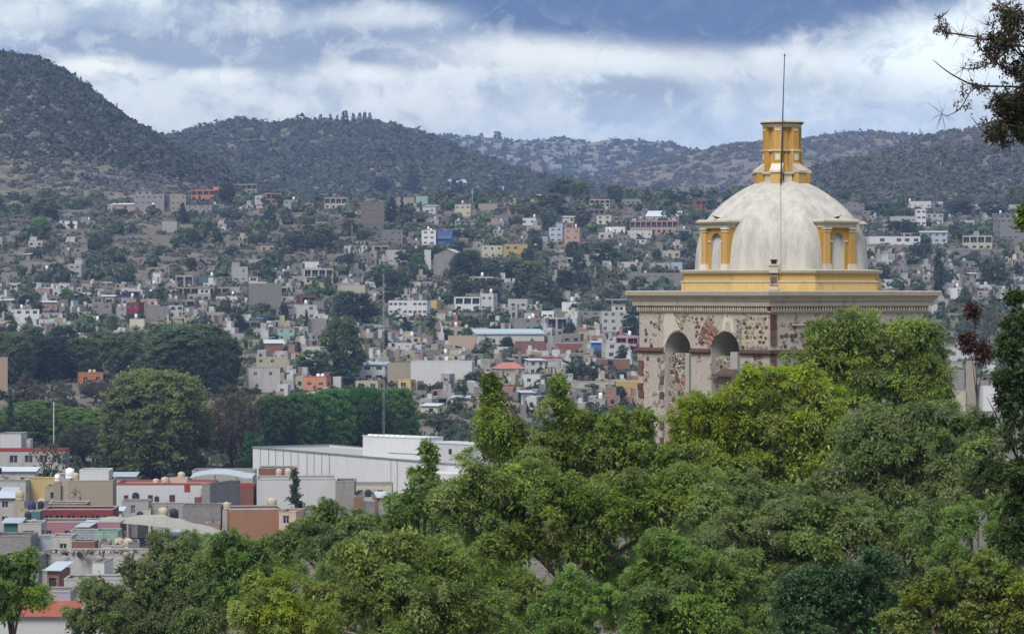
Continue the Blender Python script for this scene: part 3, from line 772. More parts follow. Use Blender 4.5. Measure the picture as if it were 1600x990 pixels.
# irregular stones, bricks and quoins laid in the wall: real pieces standing slightly proud
SM = [stone_mesh(i) for i in range(6)]
STM = [plain_mat('stone_and_hole_dark', (0.085, 0.065, 0.06), 0.95, var=.3), plain_mat('stone_grey', (0.24, 0.21, 0.19), 0.95, var=.3), plain_mat('stone_tan', (0.36, 0.29, 0.23), 0.95, var=.3), STONER]
for me in SM: me.materials.append(STM[0])
def in_arch(x, z, ar):
    for x0, x1, sp, sill in ar:
        r = (x1 - x0) / 2 + 0.12; c = (x0 + x1) / 2
        if abs(x - c) < r and (z < sp or (x - c) ** 2 + (z - sp) ** 2 < r * r): return True
    return False
def lay(face, x0, x1, z0, z1, dx, dz, prob, weights, ar, size=(0.85, 1.15)):
    ox, oy, ang = ((-A, -A, 0), (A, -A, 90))[face]; ca, sa = math.cos(math.radians(ang)), math.sin(math.radians(ang))
    z = z0; row = 0
    while z < z1:
        x = x0 + (row % 2) * dx / 2
        while x < x1:
            if random.random() < prob and not in_arch(x, z, ar) and not (-3.1 < z < -2.7):
                xx, zz = x + random.uniform(-.25, .25) * dx, z + random.uniform(-.2, .2) * dz
                s = random.uniform(*size)
                o = link('stone', random.choice(SM), tower, (ox + ca * xx, oy + sa * xx, zz), (0, 0, math.radians(ang)), (dx * s, 0.3, dz * s), random.choices(STM, weights)[0])
                o.rotation_euler[1] = random.uniform(-.3, .3)
            x += dx
        z += dz; row += 1
lay(0, 8.1, 9.85, -2.6, -1.2, 0.27, 0.22, 0.95, (3, 4, 4, 1), arches, (0.95, 1.2))
lay(0, 8.0, 9.85, -6.0, -3.2, 0.32, 0.26, 0.45, (2, 4, 4, 1), arches)
lay(0, 0.3, 1.8, -2.7, -1.3, 0.30, 0.28, 0.24, (5, 2, 1, 1), arches, (0.4, 0.9))
lay(0, 0.3, 1.8, -7.5, -3.3, 0.42, 0.42, 0.10, (4, 2, 1, 2), arches, (0.4, 0.7))
lay(0, 4.2, 5.6, -2.5, -1.1, 0.26, 0.2, 0.35, (4, 2, 1, 3), arches, (0.5, 1.0))
lay(0, 5.4, 7.9, -1.35, -1.1, 0.26, 0.16, 0.3, (3, 2, 1, 1), arches, (0.5, 0.9))
lay(1, 0.7, 4.4, -2.6, -1.35, 0.30, 0.26, 0.55, (4, 3, 2, 3), [], (0.6, 1.1))
# brick relieving fan between the arches
bk = MB().box(-0.19, 0.19, -0.05, 0.04, -0.033, 0.033).mesh('brick'); bk.materials.append(BRICKR)
BRM = [BRICKR, plain_mat('brick_pale', (0.34, 0.21, 0.155), 0.9, var=.2)]
for j in range(12):
    for k in range(3):
        if random.random() < .12: continue
        ph = 0.30 + 0.055 * j; rr = 1.24 + k * 0.36 + random.uniform(-.02, .02)
        x = 6.72 - rr * math.cos(ph + .02); z = -2.98 + rr * math.sin(ph) * 1.02
        if z > -1.25 or z < -2.7 or in_arch(x, z, arches): continue
        link('brick', bk, tower, (-A + x, -A - 0.02, z), (0, ph, 0), (.9, 1, .95), random.choice(BRM))
for j in range(9):
    for k in range(5):
        if random.random() < 0.25: continue
        x = 2.35 + k * 0.42 + (j % 2) * 0.2; z = -2.65 + j * 0.1
        link('brick', bk, tower, (A + 0.02, -A + x, z), (0, 0, math.radians(90)), None, random.choice(BRM))
# quoins
qm = MB().box(-0.2, 0.2, -0.06, 0.06, -0.17, 0.17).mesh('quoin'); qm.materials.append(STONER)
for k in range(12):
    z = -3.25 - k * 0.37
    link('quoin', qm, tower, (-A + 0.12 + (k % 2) * .06, -A, z), (0, 0, 0), None, STONER if k % 3 else STM[2])
    if k % 3 != 1: link('quoin', qm, tower, (-A + 1.88 - (k % 2) * .05, -A, z), (0, 0, 0), (0.7, 1, 1), STM[3] if k % 2 else STM[1])
for k in range(9):
    z = -1.25 - k * 0.37
    if -3.1 < z < -2.7: continue
    link('quoin', qm, tower, (A, -A + 0.2, z), (0, 0, math.radians(90)), (0.85, 1.3, 1.0), STONER)
face_box('lintel', 1, 1.3, 4.4, -0.10, 0.05, -1.62, -1.54, PALECR)
def patch(pts, mat, y=-0.025, name='plaster_patch'):
    mb = MB(); mb.quad(*[(x, y, z) for x, z in pts])
    for (xa, za), (xb, zb) in zip(pts, pts[1:] + pts[:1]): mb.quad((xa, y, za), (xa, 0.01, za), (xb, 0.01, zb), (xb, y, zb))
    mb.build(name, mat, tower, (-A, -A, 0), 0.0)
patch([(1.93, -2.72), (2.02, -2.2), (1.95, -1.5), (2.1, -1.06), (2.72, -1.06), (2.95, -1.5), (3.25, -1.88), (2.8, -1.93), (2.4, -2.15), (2.1, -2.6)][::-1], PALECR)
patch([(6.45, -1.85), (6.55, -1.4), (6.75, -1.12), (7.05, -1.14), (7.3, -1.5), (7.38, -2.0), (7.15, -1.9), (7.08, -1.6), (6.9, -1.45), (6.78, -1.55), (6.72, -1.9)][::-1], PALECR)
patch([(8.0, -2.68), (7.95, -1.9), (8.2, -1.4), (8.6, -1.15), (9.9, -1.1), (9.92, -2.7)][::-1], CREAMST, -0.02, 'mortar_bed')

# --- ochre octagonal plinth
def octo(mb, a, z, n=6, rnd=0.0):
    pts = []
    for k in range(8):
        for j in range(n):
            t = math.radians(-22.5 + 45 * k) + math.radians(45) * j / n
            loc = ((t + math.pi / 8) % (math.pi / 4)) - math.pi / 8
            rp = a / math.cos(loc); pts.append(((rp * (1 - rnd) + a * 1.03 * rnd) * math.cos(t), (rp * (1 - rnd) + a * 1.03 * rnd) * math.sin(t), z))
    return pts
def sweep(name, prof, mat, n=2, rnd=0.0, smooth=False, cap=False, parent=None):
    mb = MB(); rings = [octo(mb, a, z, n, rnd) for a, z in prof]
    m = len(rings[0])
    for r in rings: mb.v += r
    for j in range(len(rings) - 1):
        for k in range(m):
            a, b = j * m + k, j * m + (k + 1) % m
            mb.f.append((a, b, b + m, a + m)); mb.sm.append(smooth)
    if cap: mb.f.append(tuple((len(rings) - 1) * m + k for k in range(m))); mb.sm.append(False)
    return mb.build(name, mat, parent or tower)
sweep('plinth', [(4.76, 0.03), (4.76, 0.44)], OCHRE2)
sweep('plinth_moulding', [(4.70, 0.42), (4.80, 0.44), (4.80, 0.50), (4.60, 0.52)], PALECR)
sweep('drum', [(4.66, 0.50), (4.66, 0.86)], OCHRE2)
sweep('drum_cornice', [(4.66, 0.84), (4.80, 0.89), (4.84, 1.00), (4.78, 1.03), (4.0, 1.06)], PALECR)
dome_prof = [(4.14, 1.0), (4.13, 1.4), (4.10, 1.75), (4.06, 2.1), (3.98, 2.5), (3.88, 2.85), (3.74, 3.2), (3.54, 3.55), (3.28, 3.88), (2.96, 4.2), (2.60, 4.5), (2.22, 4.78), (1.84, 5.02), (1.45, 5.22), (1.05, 5.38), (0.5, 5.5)]
sweep('dome', dome_prof, DOMEM, 10, 0.10, True)
rib = MB()
# dormers on the two visible square-facing sides and the two behind
def dormer(ang):
    ca = math.radians(ang)
    root = bpy.data.objects.new('dormer', None); root.empty_display_size = .3; COL.objects.link(root); root.parent = tower
    root.location = (4.18 * math.cos(ca), 4.18 * math.sin(ca), 0); root.rotation_euler = (0, 0, ca + math.pi / 2)   # local -y points outwards
    # front wall with arch
    mb = MB(); a = (0.62, 1.38, 2.45, 1.06); arch_wall(mb, 2.0, 1.04, 3.22, 0.25, [a], 10, back=True)
    mb.quad((0, 0, 1.04), (0, 0, 3.22), (0, 2.2, 3.22), (0, 2.2, 1.04)); mb.quad((2, 0, 1.04), (2, 2.2, 1.04), (2, 2.2, 3.22), (2, 0, 3.22))
    mb.build('dormer_wall', OCHRE, root, (-1.0, 0, 0))
    r = MB(); arch_reveal(r, a, 1.06, 0.9, 10); r.quad((a[0], 0.9, 1.06), (a[1], 0.9, 1.06), (a[1], 0.9, 2.9), (a[0], 0.9, 2.9)); r.build('window_reveal', GREYPL, root, (-1.0, 0, 0))
    MB().box(0.10, 0.37, 0.55, 0.85, 1.07, 2.5).build('red_brown_slit', plain_mat('dark_red_brown', (0.16, 0.06, 0.05)), root)  # narrow dark red-brown strip inside the opening
    for s in (-1, 1):
        x = s * 0.80
        p = MB(); p.box(x - 0.17, x + 0.17, -0.14, 0.02, 1.32, 2.98); p.build('pilaster', OCHRE, root)
        p = MB(); p.box(x - 0.22, x + 0.22, -0.19, 0.02, 1.04, 1.26); p.box(x - 0.20, x + 0.20, -0.17, 0.02, 1.26, 1.32); p.build('pilaster_base', PALECR, root)
        p = MB(); p.box(x - 0.20, x + 0.20, -0.17, 0.02, 2.86, 2.92); p.box(x - 0.23, x + 0.23, -0.20, 0.02, 2.98, 3.06); p.build('capital', PALECR, root)
        p = MB(); p.box(x * 0.59 - 0.09, x * 0.59 + 0.09, -0.05, 0.02, 2.38, 2.45); p.build('impost', PALECR, root)
    MB().box(-1.04, 1.04, -0.15, 2.0, 3.06, 3.24).build('entablature', CREAMST, root)
    p = MB(); p.box(-1.10, 1.10, -0.22, 2.0, 3.24, 3.33); p.box(-1.20, 1.20, -0.31, 2.0, 3.33, 3.41); p.box(-1.14, 1.14, -0.25, 2.4, 3.41, 3.47, top=0.97)
    p.build('dormer_cornice', PALECR, root)
for ang in (0, -90, 90, 180): dormer(ang)
# finial post on the chamfered corner, with dark cap; stone panel below
ca = math.radians(-45); root = bpy.data.objects.new('corner_post', None); root.empty_display_size = .3; COL.objects.link(root); root.parent = tower
root.location = (4.72 * math.cos(ca), 4.72 * math.sin(ca), 0); root.rotation_euler = (0, 0, ca + math.pi / 2)
MB().box(-0.22, 0.22, -0.22, 0.2, 0.88, 1.22).box(-0.27, 0.27, -0.27, 0.25, 1.22, 1.30).build('post_block', PALECR, root)
MB().box(-0.12, 0.12, -0.12, 0.12, 1.30, 1.44).box(-0.16, 0.16, -0.16, 0.16, 1.44, 1.52).build('post_cap', plain_mat('black_metal', (0.02, 0.02, 0.02)), root)
MB().box(-0.20, 0.20, -0.10, 0.1, 0.30, 0.78).build('panel', STM[2], root)
MB().box(-0.15, 0.15, -0.13, 0.0, 0.40, 0.70).build('panel_niche', STONER, root)
MB().box(-0.26, 0.26, -0.30, 0.2, 0.06, 0.24, top=0.8).build('panel_foot', CORN, root)

# --- lantern: six ochre piers round a pale core
LAN0 = math.radians(-13 - 90 + 49.7)
core = MB()
core.lathe([(0.98, 5.3), (0.90, 5.9), (0.80, 6.1), (0.74, 6.9), (0.74, 8.2)], 6, rot=LAN0 + math.radians(30) , smooth=False)
core.build('lantern_core', OCHRE, tower)
for k in range(6):
    a = LAN0 + k * math.pi / 3
    def sub(name, mb, mat, ang=a): return mb.build(name, mat, tower, (0, 0, 0), ang - math.pi / 2)   # local +y = outwards
    p = MB(); p.box(-0.20, 0.20, 0.5, 0.93, 6.93, 8.08); sub('lantern_pier', p, OCHRE)
    p = MB(); p.box(-0.14, 0.14, 0.93, 0.96, 7.86, 7.93); sub('pier_cap_mark', p, PALECR)
    p = MB(); p.box(-0.24, 0.24, 0.4, 0.99, 6.86, 6.94); sub('pier_moulding', p, PALECR)
    p = MB(); p.box(-0.22, 0.22, 0.4, 0.95, 6.05, 6.86); sub('lantern_pedestal', p, OCHRE)
    p = MB(); p.box(-0.12, 0.12, 0.95, 0.975, 6.42, 6.72); sub('white_panel', p, PALECR)
    # flared buttress foot with sloping cap
    p = MB()
    pr = [(0.45, 5.2), (1.36, 5.2), (1.36, 5.86), (1.20, 5.98), (1.02, 6.12), (0.94, 6.3), (0.45, 6.3)]
    for s in (-1, 1):
        p.quad(*[(s * 0.27, y, z) for y, z in (pr if s < 0 else pr[::-1])])
    for (ya, za), (yb, zb) in zip(pr, pr[1:]): p.quad((-0.27, ya, za), (0.27, ya, za), (0.27, yb, zb), (-0.27, yb, zb))
    sub('buttress', p, OCHRE)
    p = MB()
    for (ya, za), (yb, zb) in zip([(1.42, 5.80), (1.42, 5.90), (1.22, 6.04), (1.04, 6.17)], [(1.42, 5.90), (1.22, 6.04), (1.04, 6.17), (0.97, 6.24)]):
        p.quad((-0.30, ya, za), (0.30, ya, za), (0.30, yb, zb), (-0.30, yb, zb))
    p.quad((-0.30, 1.42, 5.80), (-0.30, 1.0, 5.80), (-0.30, 0.97, 6.24), (-0.30, 1.42, 5.90)); p.quad((0.30, 1.0, 5.80), (0.30, 1.42, 5.80), (0.30, 1.42, 5.90), (0.30, 0.97, 6.24))
    sub('buttress_cap', p, PALECR)
    # between piers: white arched niche above, pale lintelled opening below
    b2 = a + math.pi / 6
    p = MB(); pts = [(-0.12, 6.96), (0.12, 6.96), (0.12, 7.42), (0.08, 7.56), (0.0, 7.62), (-0.08, 7.56), (-0.12, 7.42)]
    p.quad(*[(x, 0.68, z) for x, z in pts][::-1])
    for (xa, za), (xb, zb) in zip(pts, pts[1:] + pts[:1]): p.quad((xa, 0.60, za), (xb, 0.60, zb), (xb, 0.68, zb), (xa, 0.68, za))
    sub('white_niche', p, PALECR, b2)
    p = MB(); p.box(-0.28, 0.28, 0.5, 0.82, 6.86, 6.93); sub('niche_sill', p, PALECR, b2)
    p = MB(); p.box(-0.26, 0.26, 0.6, 1.12, 5.74, 5.84); sub('opening_lintel', p, PALECR, b2)
    p = MB(); p.box(-0.2, 0.2, 0.6, 1.02, 5.2, 5.74); sub('opening_panel', p, PALECR, b2)
lc = MB(); lc.lathe([(0.90, 8.02), (0.98, 8.10), (1.02, 8.18), (0.96, 8.20), (1.10, 8.26), (1.10, 8.31), (0.85, 8.36), (0.05, 8.44)], 12, rot=LAN0, smooth=False)
lc.build('lantern_cornice', PALECR, tower)
lc = MB(); lc.lathe([(1.0, 8.20), (1.09, 8.225), (1.09, 8.255), (1.0, 8.258)], 12, rot=LAN0, smooth=False); lc.build('cornice_shade_ring', STONER, tower)  # brown ring puts the shade under the cornice slab into colour
# lightning rod in front of the lantern, with its cable down the dome
iv = tower.rotation_euler.z
def loc(px, py, D):   # photograph point at depth D -> tower frame
    p = P(px, py, D) - tower.location; c, s = math.cos(-iv), math.sin(-iv)
    return Vector((p.x * c - p.y * s, p.x * s + p.y * c, p.z))
rod = MB().tube([loc(1220, 287, TD - 1.6), loc(1222.5, 200, TD - 1.3), loc(1226, 84, TD - 1.1)], [0.042, 0.036, 0.022], 8).build('lightning_rod', plain_mat('dark_iron', (0.05, 0.05, 0.06), 0.5), tower)
MB().lathe([(0.001, -0.06), (0.055, 0), (0.001, 0.07)], 8, cap=False).build('rod_tip', plain_mat('dark_iron', (0.05, 0.05, 0.06)), rod, loc(1226, 87, TD - 1.1))
cab = [loc(1220, 285, TD - 1.9)]
for (a_, z) in dome_prof[::-1][2:]:
    q = P(1219.5, 455, TD - a_ * 1.03 - 0.03); q.z = z; q = q - tower.location; c, s = math.cos(-iv), math.sin(-iv)
    cab.append(Vector((q.x * c - q.y * s, q.x * s + q.y * c, z + 0.02)))
MB().tube(cab, [0.009] * len(cab), 5).build('rod_cable', plain_mat('grey_cable', (0.24, 0.23, 0.21)), tower)

# --- two birds resting on the dormer cornices
def bird(px, D, rz, label):
    p0 = P(px, 455, D); p0.z = 3.47
    o = empty('bird', p0, rz); tag(o, label, 'bird', 'birds resting on the dome')
    mb = MB(); prof = [(-0.20, 0.012, 0.02), (-0.12, 0.04, 0.0), (-0.03, 0.065, 0.0), (0.06, 0.06, 0.02), (0.11, 0.035, 0.06), (0.14, 0.033, 0.085), (0.17, 0.018, 0.085), (0.205, 0.004, 0.08)]
    for j, (x, r, z) in enumerate(prof):
        for k in range(8): mb.v.append((x, r * math.cos(k * math.pi / 4), 0.08 + z + r * 0.8 * math.sin(k * math.pi / 4)))
    for j in range(len(prof) - 1):
        for k in range(8): a, b = j * 8 + k, j * 8 + (k + 1) % 8; mb.f.append((a, b, b + 8, a + 8)); mb.sm.append(True)
    blk = plain_mat('black_feathers', (0.015, 0.015, 0.018), 0.6)
    mb.build('body', blk, o)
    w = MB()
    for s in (-1, 1): w.quad((0.06, s * 0.062, 0.10), (-0.05, s * 0.075, 0.07), (-0.22, s * 0.02, 0.07), (-0.02, s * 0.05, 0.14))
    w.build('wing', blk, o)
    for s in (-1, 1): MB().tube([(0.0, s * 0.025, 0.05), (0.01, s * 0.025, 0.0)], [0.007, 0.006], 4).build('leg', blk, o)
bird(1119, TD - 2.82, 2.9, 'small black bird perched on the dormer cornice nearer the hillside town')
bird(1309, TD - 3.27, 0.3, 'small black bird perched on the dormer cornice at the right of the dome')
# ---------------------------------------------------------------- houses
MESH = {}
def cached(key, fn):
    if key not in MESH: MESH[key] = fn()
    return MESH[key]

def facade(mb, p0, ux, width, z0, z1, ops, inn, rec):
    """rectangular wall p0 + ux*s with rectangular openings (s0, s1, za, zb); inn points into the wall"""
    xs = sorted({0.0, width, *[o[0] for o in ops], *[o[1] for o in ops]})
    zs = sorted({z0, z1, *[o[2] for o in ops], *[o[3] for o in ops]})
    up = Vector((0, 0, 1))
    def pt(s, z, d=0.0): return p0 + ux * s + up * z + inn * d
    for xa, xb in zip(xs, xs[1:]):
        # merge vertical cells outside openings
        run = None
        for za, zb in zip(zs, zs[1:]):
            cx, cz = (xa + xb) / 2, (za + zb) / 2
            hole = any(o[0] < cx < o[1] and o[2] < cz < o[3] for o in ops)
            if not hole: run = (run[0], zb) if run else (za, zb)
            if (hole or zb == zs[-1]) and run:
                mb.quad(pt(xa, run[0]), pt(xb, run[0]), pt(xb, run[1]), pt(xa, run[1])); run = None
    for s0, s1, za, zb in ops:
        mb.quad(pt(s0, za), pt(s0, zb), pt(s0, zb, rec), pt(s0, za, rec)); mb.quad(pt(s1, za), pt(s1, za, rec), pt(s1, zb, rec), pt(s1, zb))
        mb.quad(pt(s0, zb), pt(s1, zb), pt(s1, zb, rec), pt(s0, zb, rec)); mb.quad(pt(s0, za), pt(s0, za, rec), pt(s1, za, rec), pt(s1, za))

def pane_mesh(w, h):
    def f():
        mb = MB(); mb.quad((-w / 2, 0, 0), (w / 2, 0, 0), (w / 2, 0, h), (-w / 2, 0, h)); return mb.mesh('window')
    return cached(('pane', w, h), f)
def frame_mesh(w, h):
    def f():
        mb = MB(); t = 0.07
        for a in ((-w / 2, -w / 2 + t, 0, h), (w / 2 - t, w / 2, 0, h), (-w / 2 + t, w / 2 - t, 0, t), (-w / 2 + t, w / 2 - t, h - t, h), (-t / 2, t / 2, t, h - t)):
            mb.box(a[0], a[1], -0.05, -0.005, a[2], a[3])
        return mb.mesh('frame')
    return cached(('frame', w, h), f)
def tank_mesh():
    return cached('tank', lambda: MB().lathe([(0.5, 0), (0.53, 0.3), (0.50, 0.34), (0.53, 0.38), (0.53, 1.05), (0.47, 1.15), (0.27, 1.22), (0.2, 1.24)], 14).mesh('water_tank'))
def lid_mesh():
    return cached('lid', lambda: MB().lathe([(0.22, 1.22), (0.22, 1.29), (0.1, 1.31)], 10).mesh('lid'))
def rebar_mesh():
    def f():
        mb = MB(); mb.box(-0.16, 0.16, -0.16, 0.16, 0, 0.5)
        for x, y in ((-.1, -.1), (.1, -.1), (.1, .1), (-.1, .1)): mb.tube([(x, y, 0.4), (x * 1.2, y * 1.1, 1.5)], [0.02, 0.02], 4)
        return mb.mesh('rebar_stub')
    return cached('rebar', f)
def add_tank(parent, x, y, z, mat, s=1.0, name='water_tank'):
    t = link(name, tank_mesh(), parent, (x, y, z), (0, 0, 0), (s, s, s), mat); link('lid', lid_mesh(), t, mat=mat); return t

ALL_HOUSES = []
COLNAME = {'grey': 'grey block', 'pale': 'pale grey', 'white': 'white', 'cream': 'cream', 'yellow': 'yellow', 'orange': 'orange', 'peach': 'peach', 'pink': 'pink', 'rose': 'dark pink', 'red': 'red', 'brick': 'brick', 'salmon': 'salmon', 'blue': 'blue', 'sky': 'light blue', 'mint': 'mint green', 'terracotta': 'terracotta', 'teal': 'teal', 'mauve': 'mauve', 'beige': 'beige', 'stone': 'rough stone', 'navy': 'dark blue'}
def building(base, w, d, h, col, opt='', yaw=0.0, label=None, group=None, floors=None, nwin=None, detail=True, name='house', win=None, roofmat=None):
    root = empty(name, base, yaw); tag(root, label, 'house' if name == 'house' else name.replace('_', ' '), group)
    wm = WALL[col]; hw, hd = w / 2, d / 2
    fl = floors or max(1, round(h / 2.9)); fh = h / fl
    ww, wh = win or (round(random.uniform(.85, 1.7), 1), round(random.uniform(.9, 1.35), 1))
    def openings(length, n, cols_open=False):
        ops = []
        if 'x' in opt: return ops
        for f in range(fl):
            for k in range(n):
                if cols_open and f == fl - 1:
                    c0 = length * (k + 0.5) / n; s = length / n * 0.42
                    ops.append((c0 - s, c0 + s, f * fh + 0.15, min((f + 1) * fh - 0.45, h - 0.5)))
                else:
                    if random.random() < 0.12 and n > 1: continue
                    c0 = length * (k + 0.5) / n + random.uniform(-.15, .15) * (length / n - ww)
                    z = f * fh + fh * 0.36
                    ops.append((c0 - ww / 2, c0 + ww / 2, z, min(z + wh, h - 0.35)))
        return ops
    if w < ww * 1.4: opt += 'x'
    n = nwin or max(1, round(w / 3.2)); n = min(n, int(w / (ww * 1.25)) or 1)
    fo = openings(w, n, 'c' in opt)
    ns = max(1, round(d / 4.5)); so = openings(d, ns) if d > 3 else []
    if 'y' in opt: so = []
    mb = MB(); rec = 1.3 if 'c' in opt else 0.22
    def V3(x, y): return Vector((x, y, 0))
    if 'c' in opt: rec = min(1.3, d * 0.3)
    facade(mb, V3(-hw, -hd), Vector((1, 0, 0)), w, -2.5, h, fo, Vector((0, 1, 0)), rec)
    facade(mb, V3(hw, -hd), Vector((0, 1, 0)), d, -2.5, h, so, Vector((-1, 0, 0)), 0.22)
    facade(mb, V3(-hw, hd), Vector((0, -1, 0)), d, -2.5, h, so, Vector((1, 0, 0)), 0.22)
    facade(mb, V3(hw, hd), Vector((-1, 0, 0)), w, -2.5, h, [], Vector((0, -1, 0)), 0.2)
    mb.build('wall', wm, root)
    for (s0, s1, za, zb) in fo:
        o = link('window', pane_mesh(round(s1 - s0, 2), round(zb - za, 2)), root, (-hw + (s0 + s1) / 2, -hd + rec - 0.01, za), mat=GLASS)
        if detail: link('frame', frame_mesh(round(s1 - s0, 2), round(zb - za, 2)), o, mat=FRAME)
    for sgn in (1, -1):
        if not (yaw * sgn < 0.02): continue
        for (s0, s1, za, zb) in so:
            y = (-hd + (s0 + s1) / 2) * 1.0
            if sgn < 0: y = hd - (s0 + s1) / 2
            link('window', pane_mesh(round(s1 - s0, 2), round(zb - za, 2)), root, (sgn * (hw - 0.21), y, za), (0, 0, sgn * math.pi / 2), mat=GLASS)
    # roof
    rm = roofmat or ROOFC
    if 'g' in opt or 'h' in opt:
        rh = min(2.6, w * 0.22) if 'h' in opt else min(3.0, w * 0.2); e = 0.35
        mb = MB(); k = 0.35 if 'h' in opt else 0.0
        if 'p' in opt:   # gable faces the viewer
            mb.quad((-hw - e, -hd - e, h - .05), (0, -hd - e + k, h + rh), (0, hd + e, h + rh), (-hw - e, hd + e, h - .05)); mb.quad((0, -hd - e + k, h + rh), (hw + e, -hd - e, h - .05), (hw + e, hd + e, h - .05), (0, hd + e, h + rh))
            g2 = MB(); g2.quad((-hw, -hd, h), (hw, -hd, h), (0, -hd, h + rh * 0.96)); g2.build('gable', wm, root)
        else:
            r0, r1 = -hw + w * k * .8, hw - w * k * .8
            mb.quad((-hw - e, -hd - e, h - .05), (hw + e, -hd - e, h - .05), (r1 + (0 if k else e), 0, h + rh), (r0 - (0 if k else e), 0, h + rh))
            mb.quad((hw + e, hd + e, h - .05), (-hw - e, hd + e, h - .05), (r0 - (0 if k else e), 0, h + rh), (r1 + (0 if k else e), 0, h + rh))
            mb.quad((hw + e, -hd - e, h - .05), (hw + e, hd + e, h - .05), (r1 + (0 if k else e), 0, h + rh)); mb.quad((-hw - e, hd + e, h - .05), (-hw - e, -hd - e, h - .05), (r0 - (0 if k else e), 0, h + rh))
        mb.build('roof', rm if roofmat else (TILE if 'h' in opt else TIN), root); ztop = h
    elif 'm' in opt:   # single-pitch sheet roof
        mb = MB(); mb.obox(Vector((0, 0, h + 0.35)), Vector((1, 0, 0)), Vector((0, 1, 0.09)).normalized(), Vector((0, -0.09, 1)).normalized(), -hw - .4, hw + .4, -hd - .5, hd + .4, 0, 0.08)
        mb.build('roof', roofmat or TIN, root); ztop = h
    else:
        pm = 0.35; mb = MB(); mb.box(-hw + .15, hw - .15, -hd + .15, hd - .15, h - 0.6, h - pm); mb.build('roof', rm, root)
        # parapet coping
        cm = REDTRIM if 'r' in opt else (CONC if random.random() < .5 else wm)
        mb = MB()
        for a in ((-hw - .04, hw + .04, -hd - .04, -hd + .14), (-hw - .04, hw + .04, hd - .14, hd + .04), (-hw - .04, -hw + .14, -hd + .14, hd - .14), (hw - .14, hw + .04, -hd + .14, hd - .14)):
            mb.box(a[0], a[1], a[2], a[3], h - 0.02, h + (0.14 if 'r' not in opt else 0.3))
        mb.build('coping', cm, root); ztop = h - pm
    if 'b' in opt:
        bw = min(3.2, w * .45); bx = random.choice((-1, 1)) * (hw - bw / 2 - .3); mb = MB(); mb.box(bx - bw / 2, bx + bw / 2, hd - min(3, d * .5) - .2, hd - .2, ztop, ztop + 2.3); mb.build('stair_room', wm, root)
        mb = MB(); mb.box(bx - bw / 2 - .15, bx + bw / 2 + .15, hd - min(3, d * .5) - .35, hd, ztop + 2.3, ztop + 2.45); mb.build('stair_roof', CONC, root)
    if 's' in opt:
        bw = w * 0.52; bx = random.choice((-1, 1)) * (hw - bw / 2); y0 = -hd + d * .3
        fo2 = [(bw * .2, bw * .2 + 1.1, 0.9, 2.0), (bw * .8 - 1.1, bw * .8, 0.9, 2.0)] if bw > 3.4 else []
        mb = MB(); fo3 = [(a, b, c + ztop, e_ + ztop) for a, b, c, e_ in fo2]
        facade(mb, V3(bx - bw / 2, y0), Vector((1, 0, 0)), bw, ztop, ztop + 2.7, fo3, Vector((0, 1, 0)), .2)
        mb.quad((bx - bw / 2, y0, ztop), (bx - bw / 2, y0, ztop + 2.7), (bx - bw / 2, hd, ztop + 2.7), (bx - bw / 2, hd, ztop)); mb.quad((bx + bw / 2, y0, ztop), (bx + bw / 2, hd, ztop), (bx + bw / 2, hd, ztop + 2.7), (bx + bw / 2, y0, ztop + 2.7))
        mb.quad((bx - bw / 2, hd, ztop), (bx - bw / 2, hd, ztop + 2.7), (bx + bw / 2, hd, ztop + 2.7), (bx + bw / 2, hd, ztop))
        mb.build('upper_room', wm if random.random() < .6 else WALL[random.choice(('grey', 'white', 'pale', 'cream'))], root)
        for a, b, c, e_ in fo2: link('window', pane_mesh(1.1, 1.1), root, (bx - bw / 2 + (a + b) / 2, y0 + .19, ztop + c), mat=GLASS)
        MB().box(bx - bw / 2 - .15, bx + bw / 2 + .15, y0 - .3, hd + .02, ztop + 2.7, ztop + 2.86).build('upper_roof', CONC, root); ztop2 = ztop + 2.86
    if 't' in opt or 'k' in opt or 'e' in opt:
        tm = TANKW if 't' in opt else TANKB if 'k' in opt else TANKC
        x = random.uniform(-.7, .7) * (hw - .8); y = random.uniform(-.2, .5) * hd; zz = ztop
        if 'T' not in opt:
            MB().box(x - .6, x + .6, y - .6, y + .6, ztop - .02, ztop + .9).build('tank_stand', CONC, root); zz = ztop + .9
        add_tank(root, x, y, zz, tm)
        if '2' in opt: add_tank(root, x + (1.3 if x < 0 else -1.3), y, ztop, tm)
    if 'u' in opt:
        for k in range(max(2, int(w / 3.5)) + 1):
            x = -hw + .2 + (w - .4) * k / max(2, int(w / 3.5)); link('rebar_stub', rebar_mesh(), root, (x, -hd + .2, h - .05), mat=RUST if k % 2 else CONC)
    if 'l' in opt:  # balcony with slab and rail on each upper floor
        for f in range(1, fl + (1 if fl == 1 else 0)):
            z = f * fh; MB().box(-hw * .9, hw * .9, -hd - 1.1, -hd, z - .15, z).build('balcony_slab', CONC, root)
            mb = MB()
            for k in range(int(w / .5)): mb.box(-hw * .9 + k * .5, -hw * .9 + k * .5 + .05, -hd - 1.08, -hd - 1.03, z, z + .9)
            mb.box(-hw * .9, hw * .9, -hd - 1.1, -hd - 1.02, z + .9, z + .96); mb.build('balcony_rail', STEEL if col != 'white' else WALL['white'], root)
    if 'd' in opt:
        MB().box(-.5, .5, -.03, .05, 0, 2.1).build('door', DOORM, root, (random.uniform(-.3, .3) * w, -hd, 0))
    return root

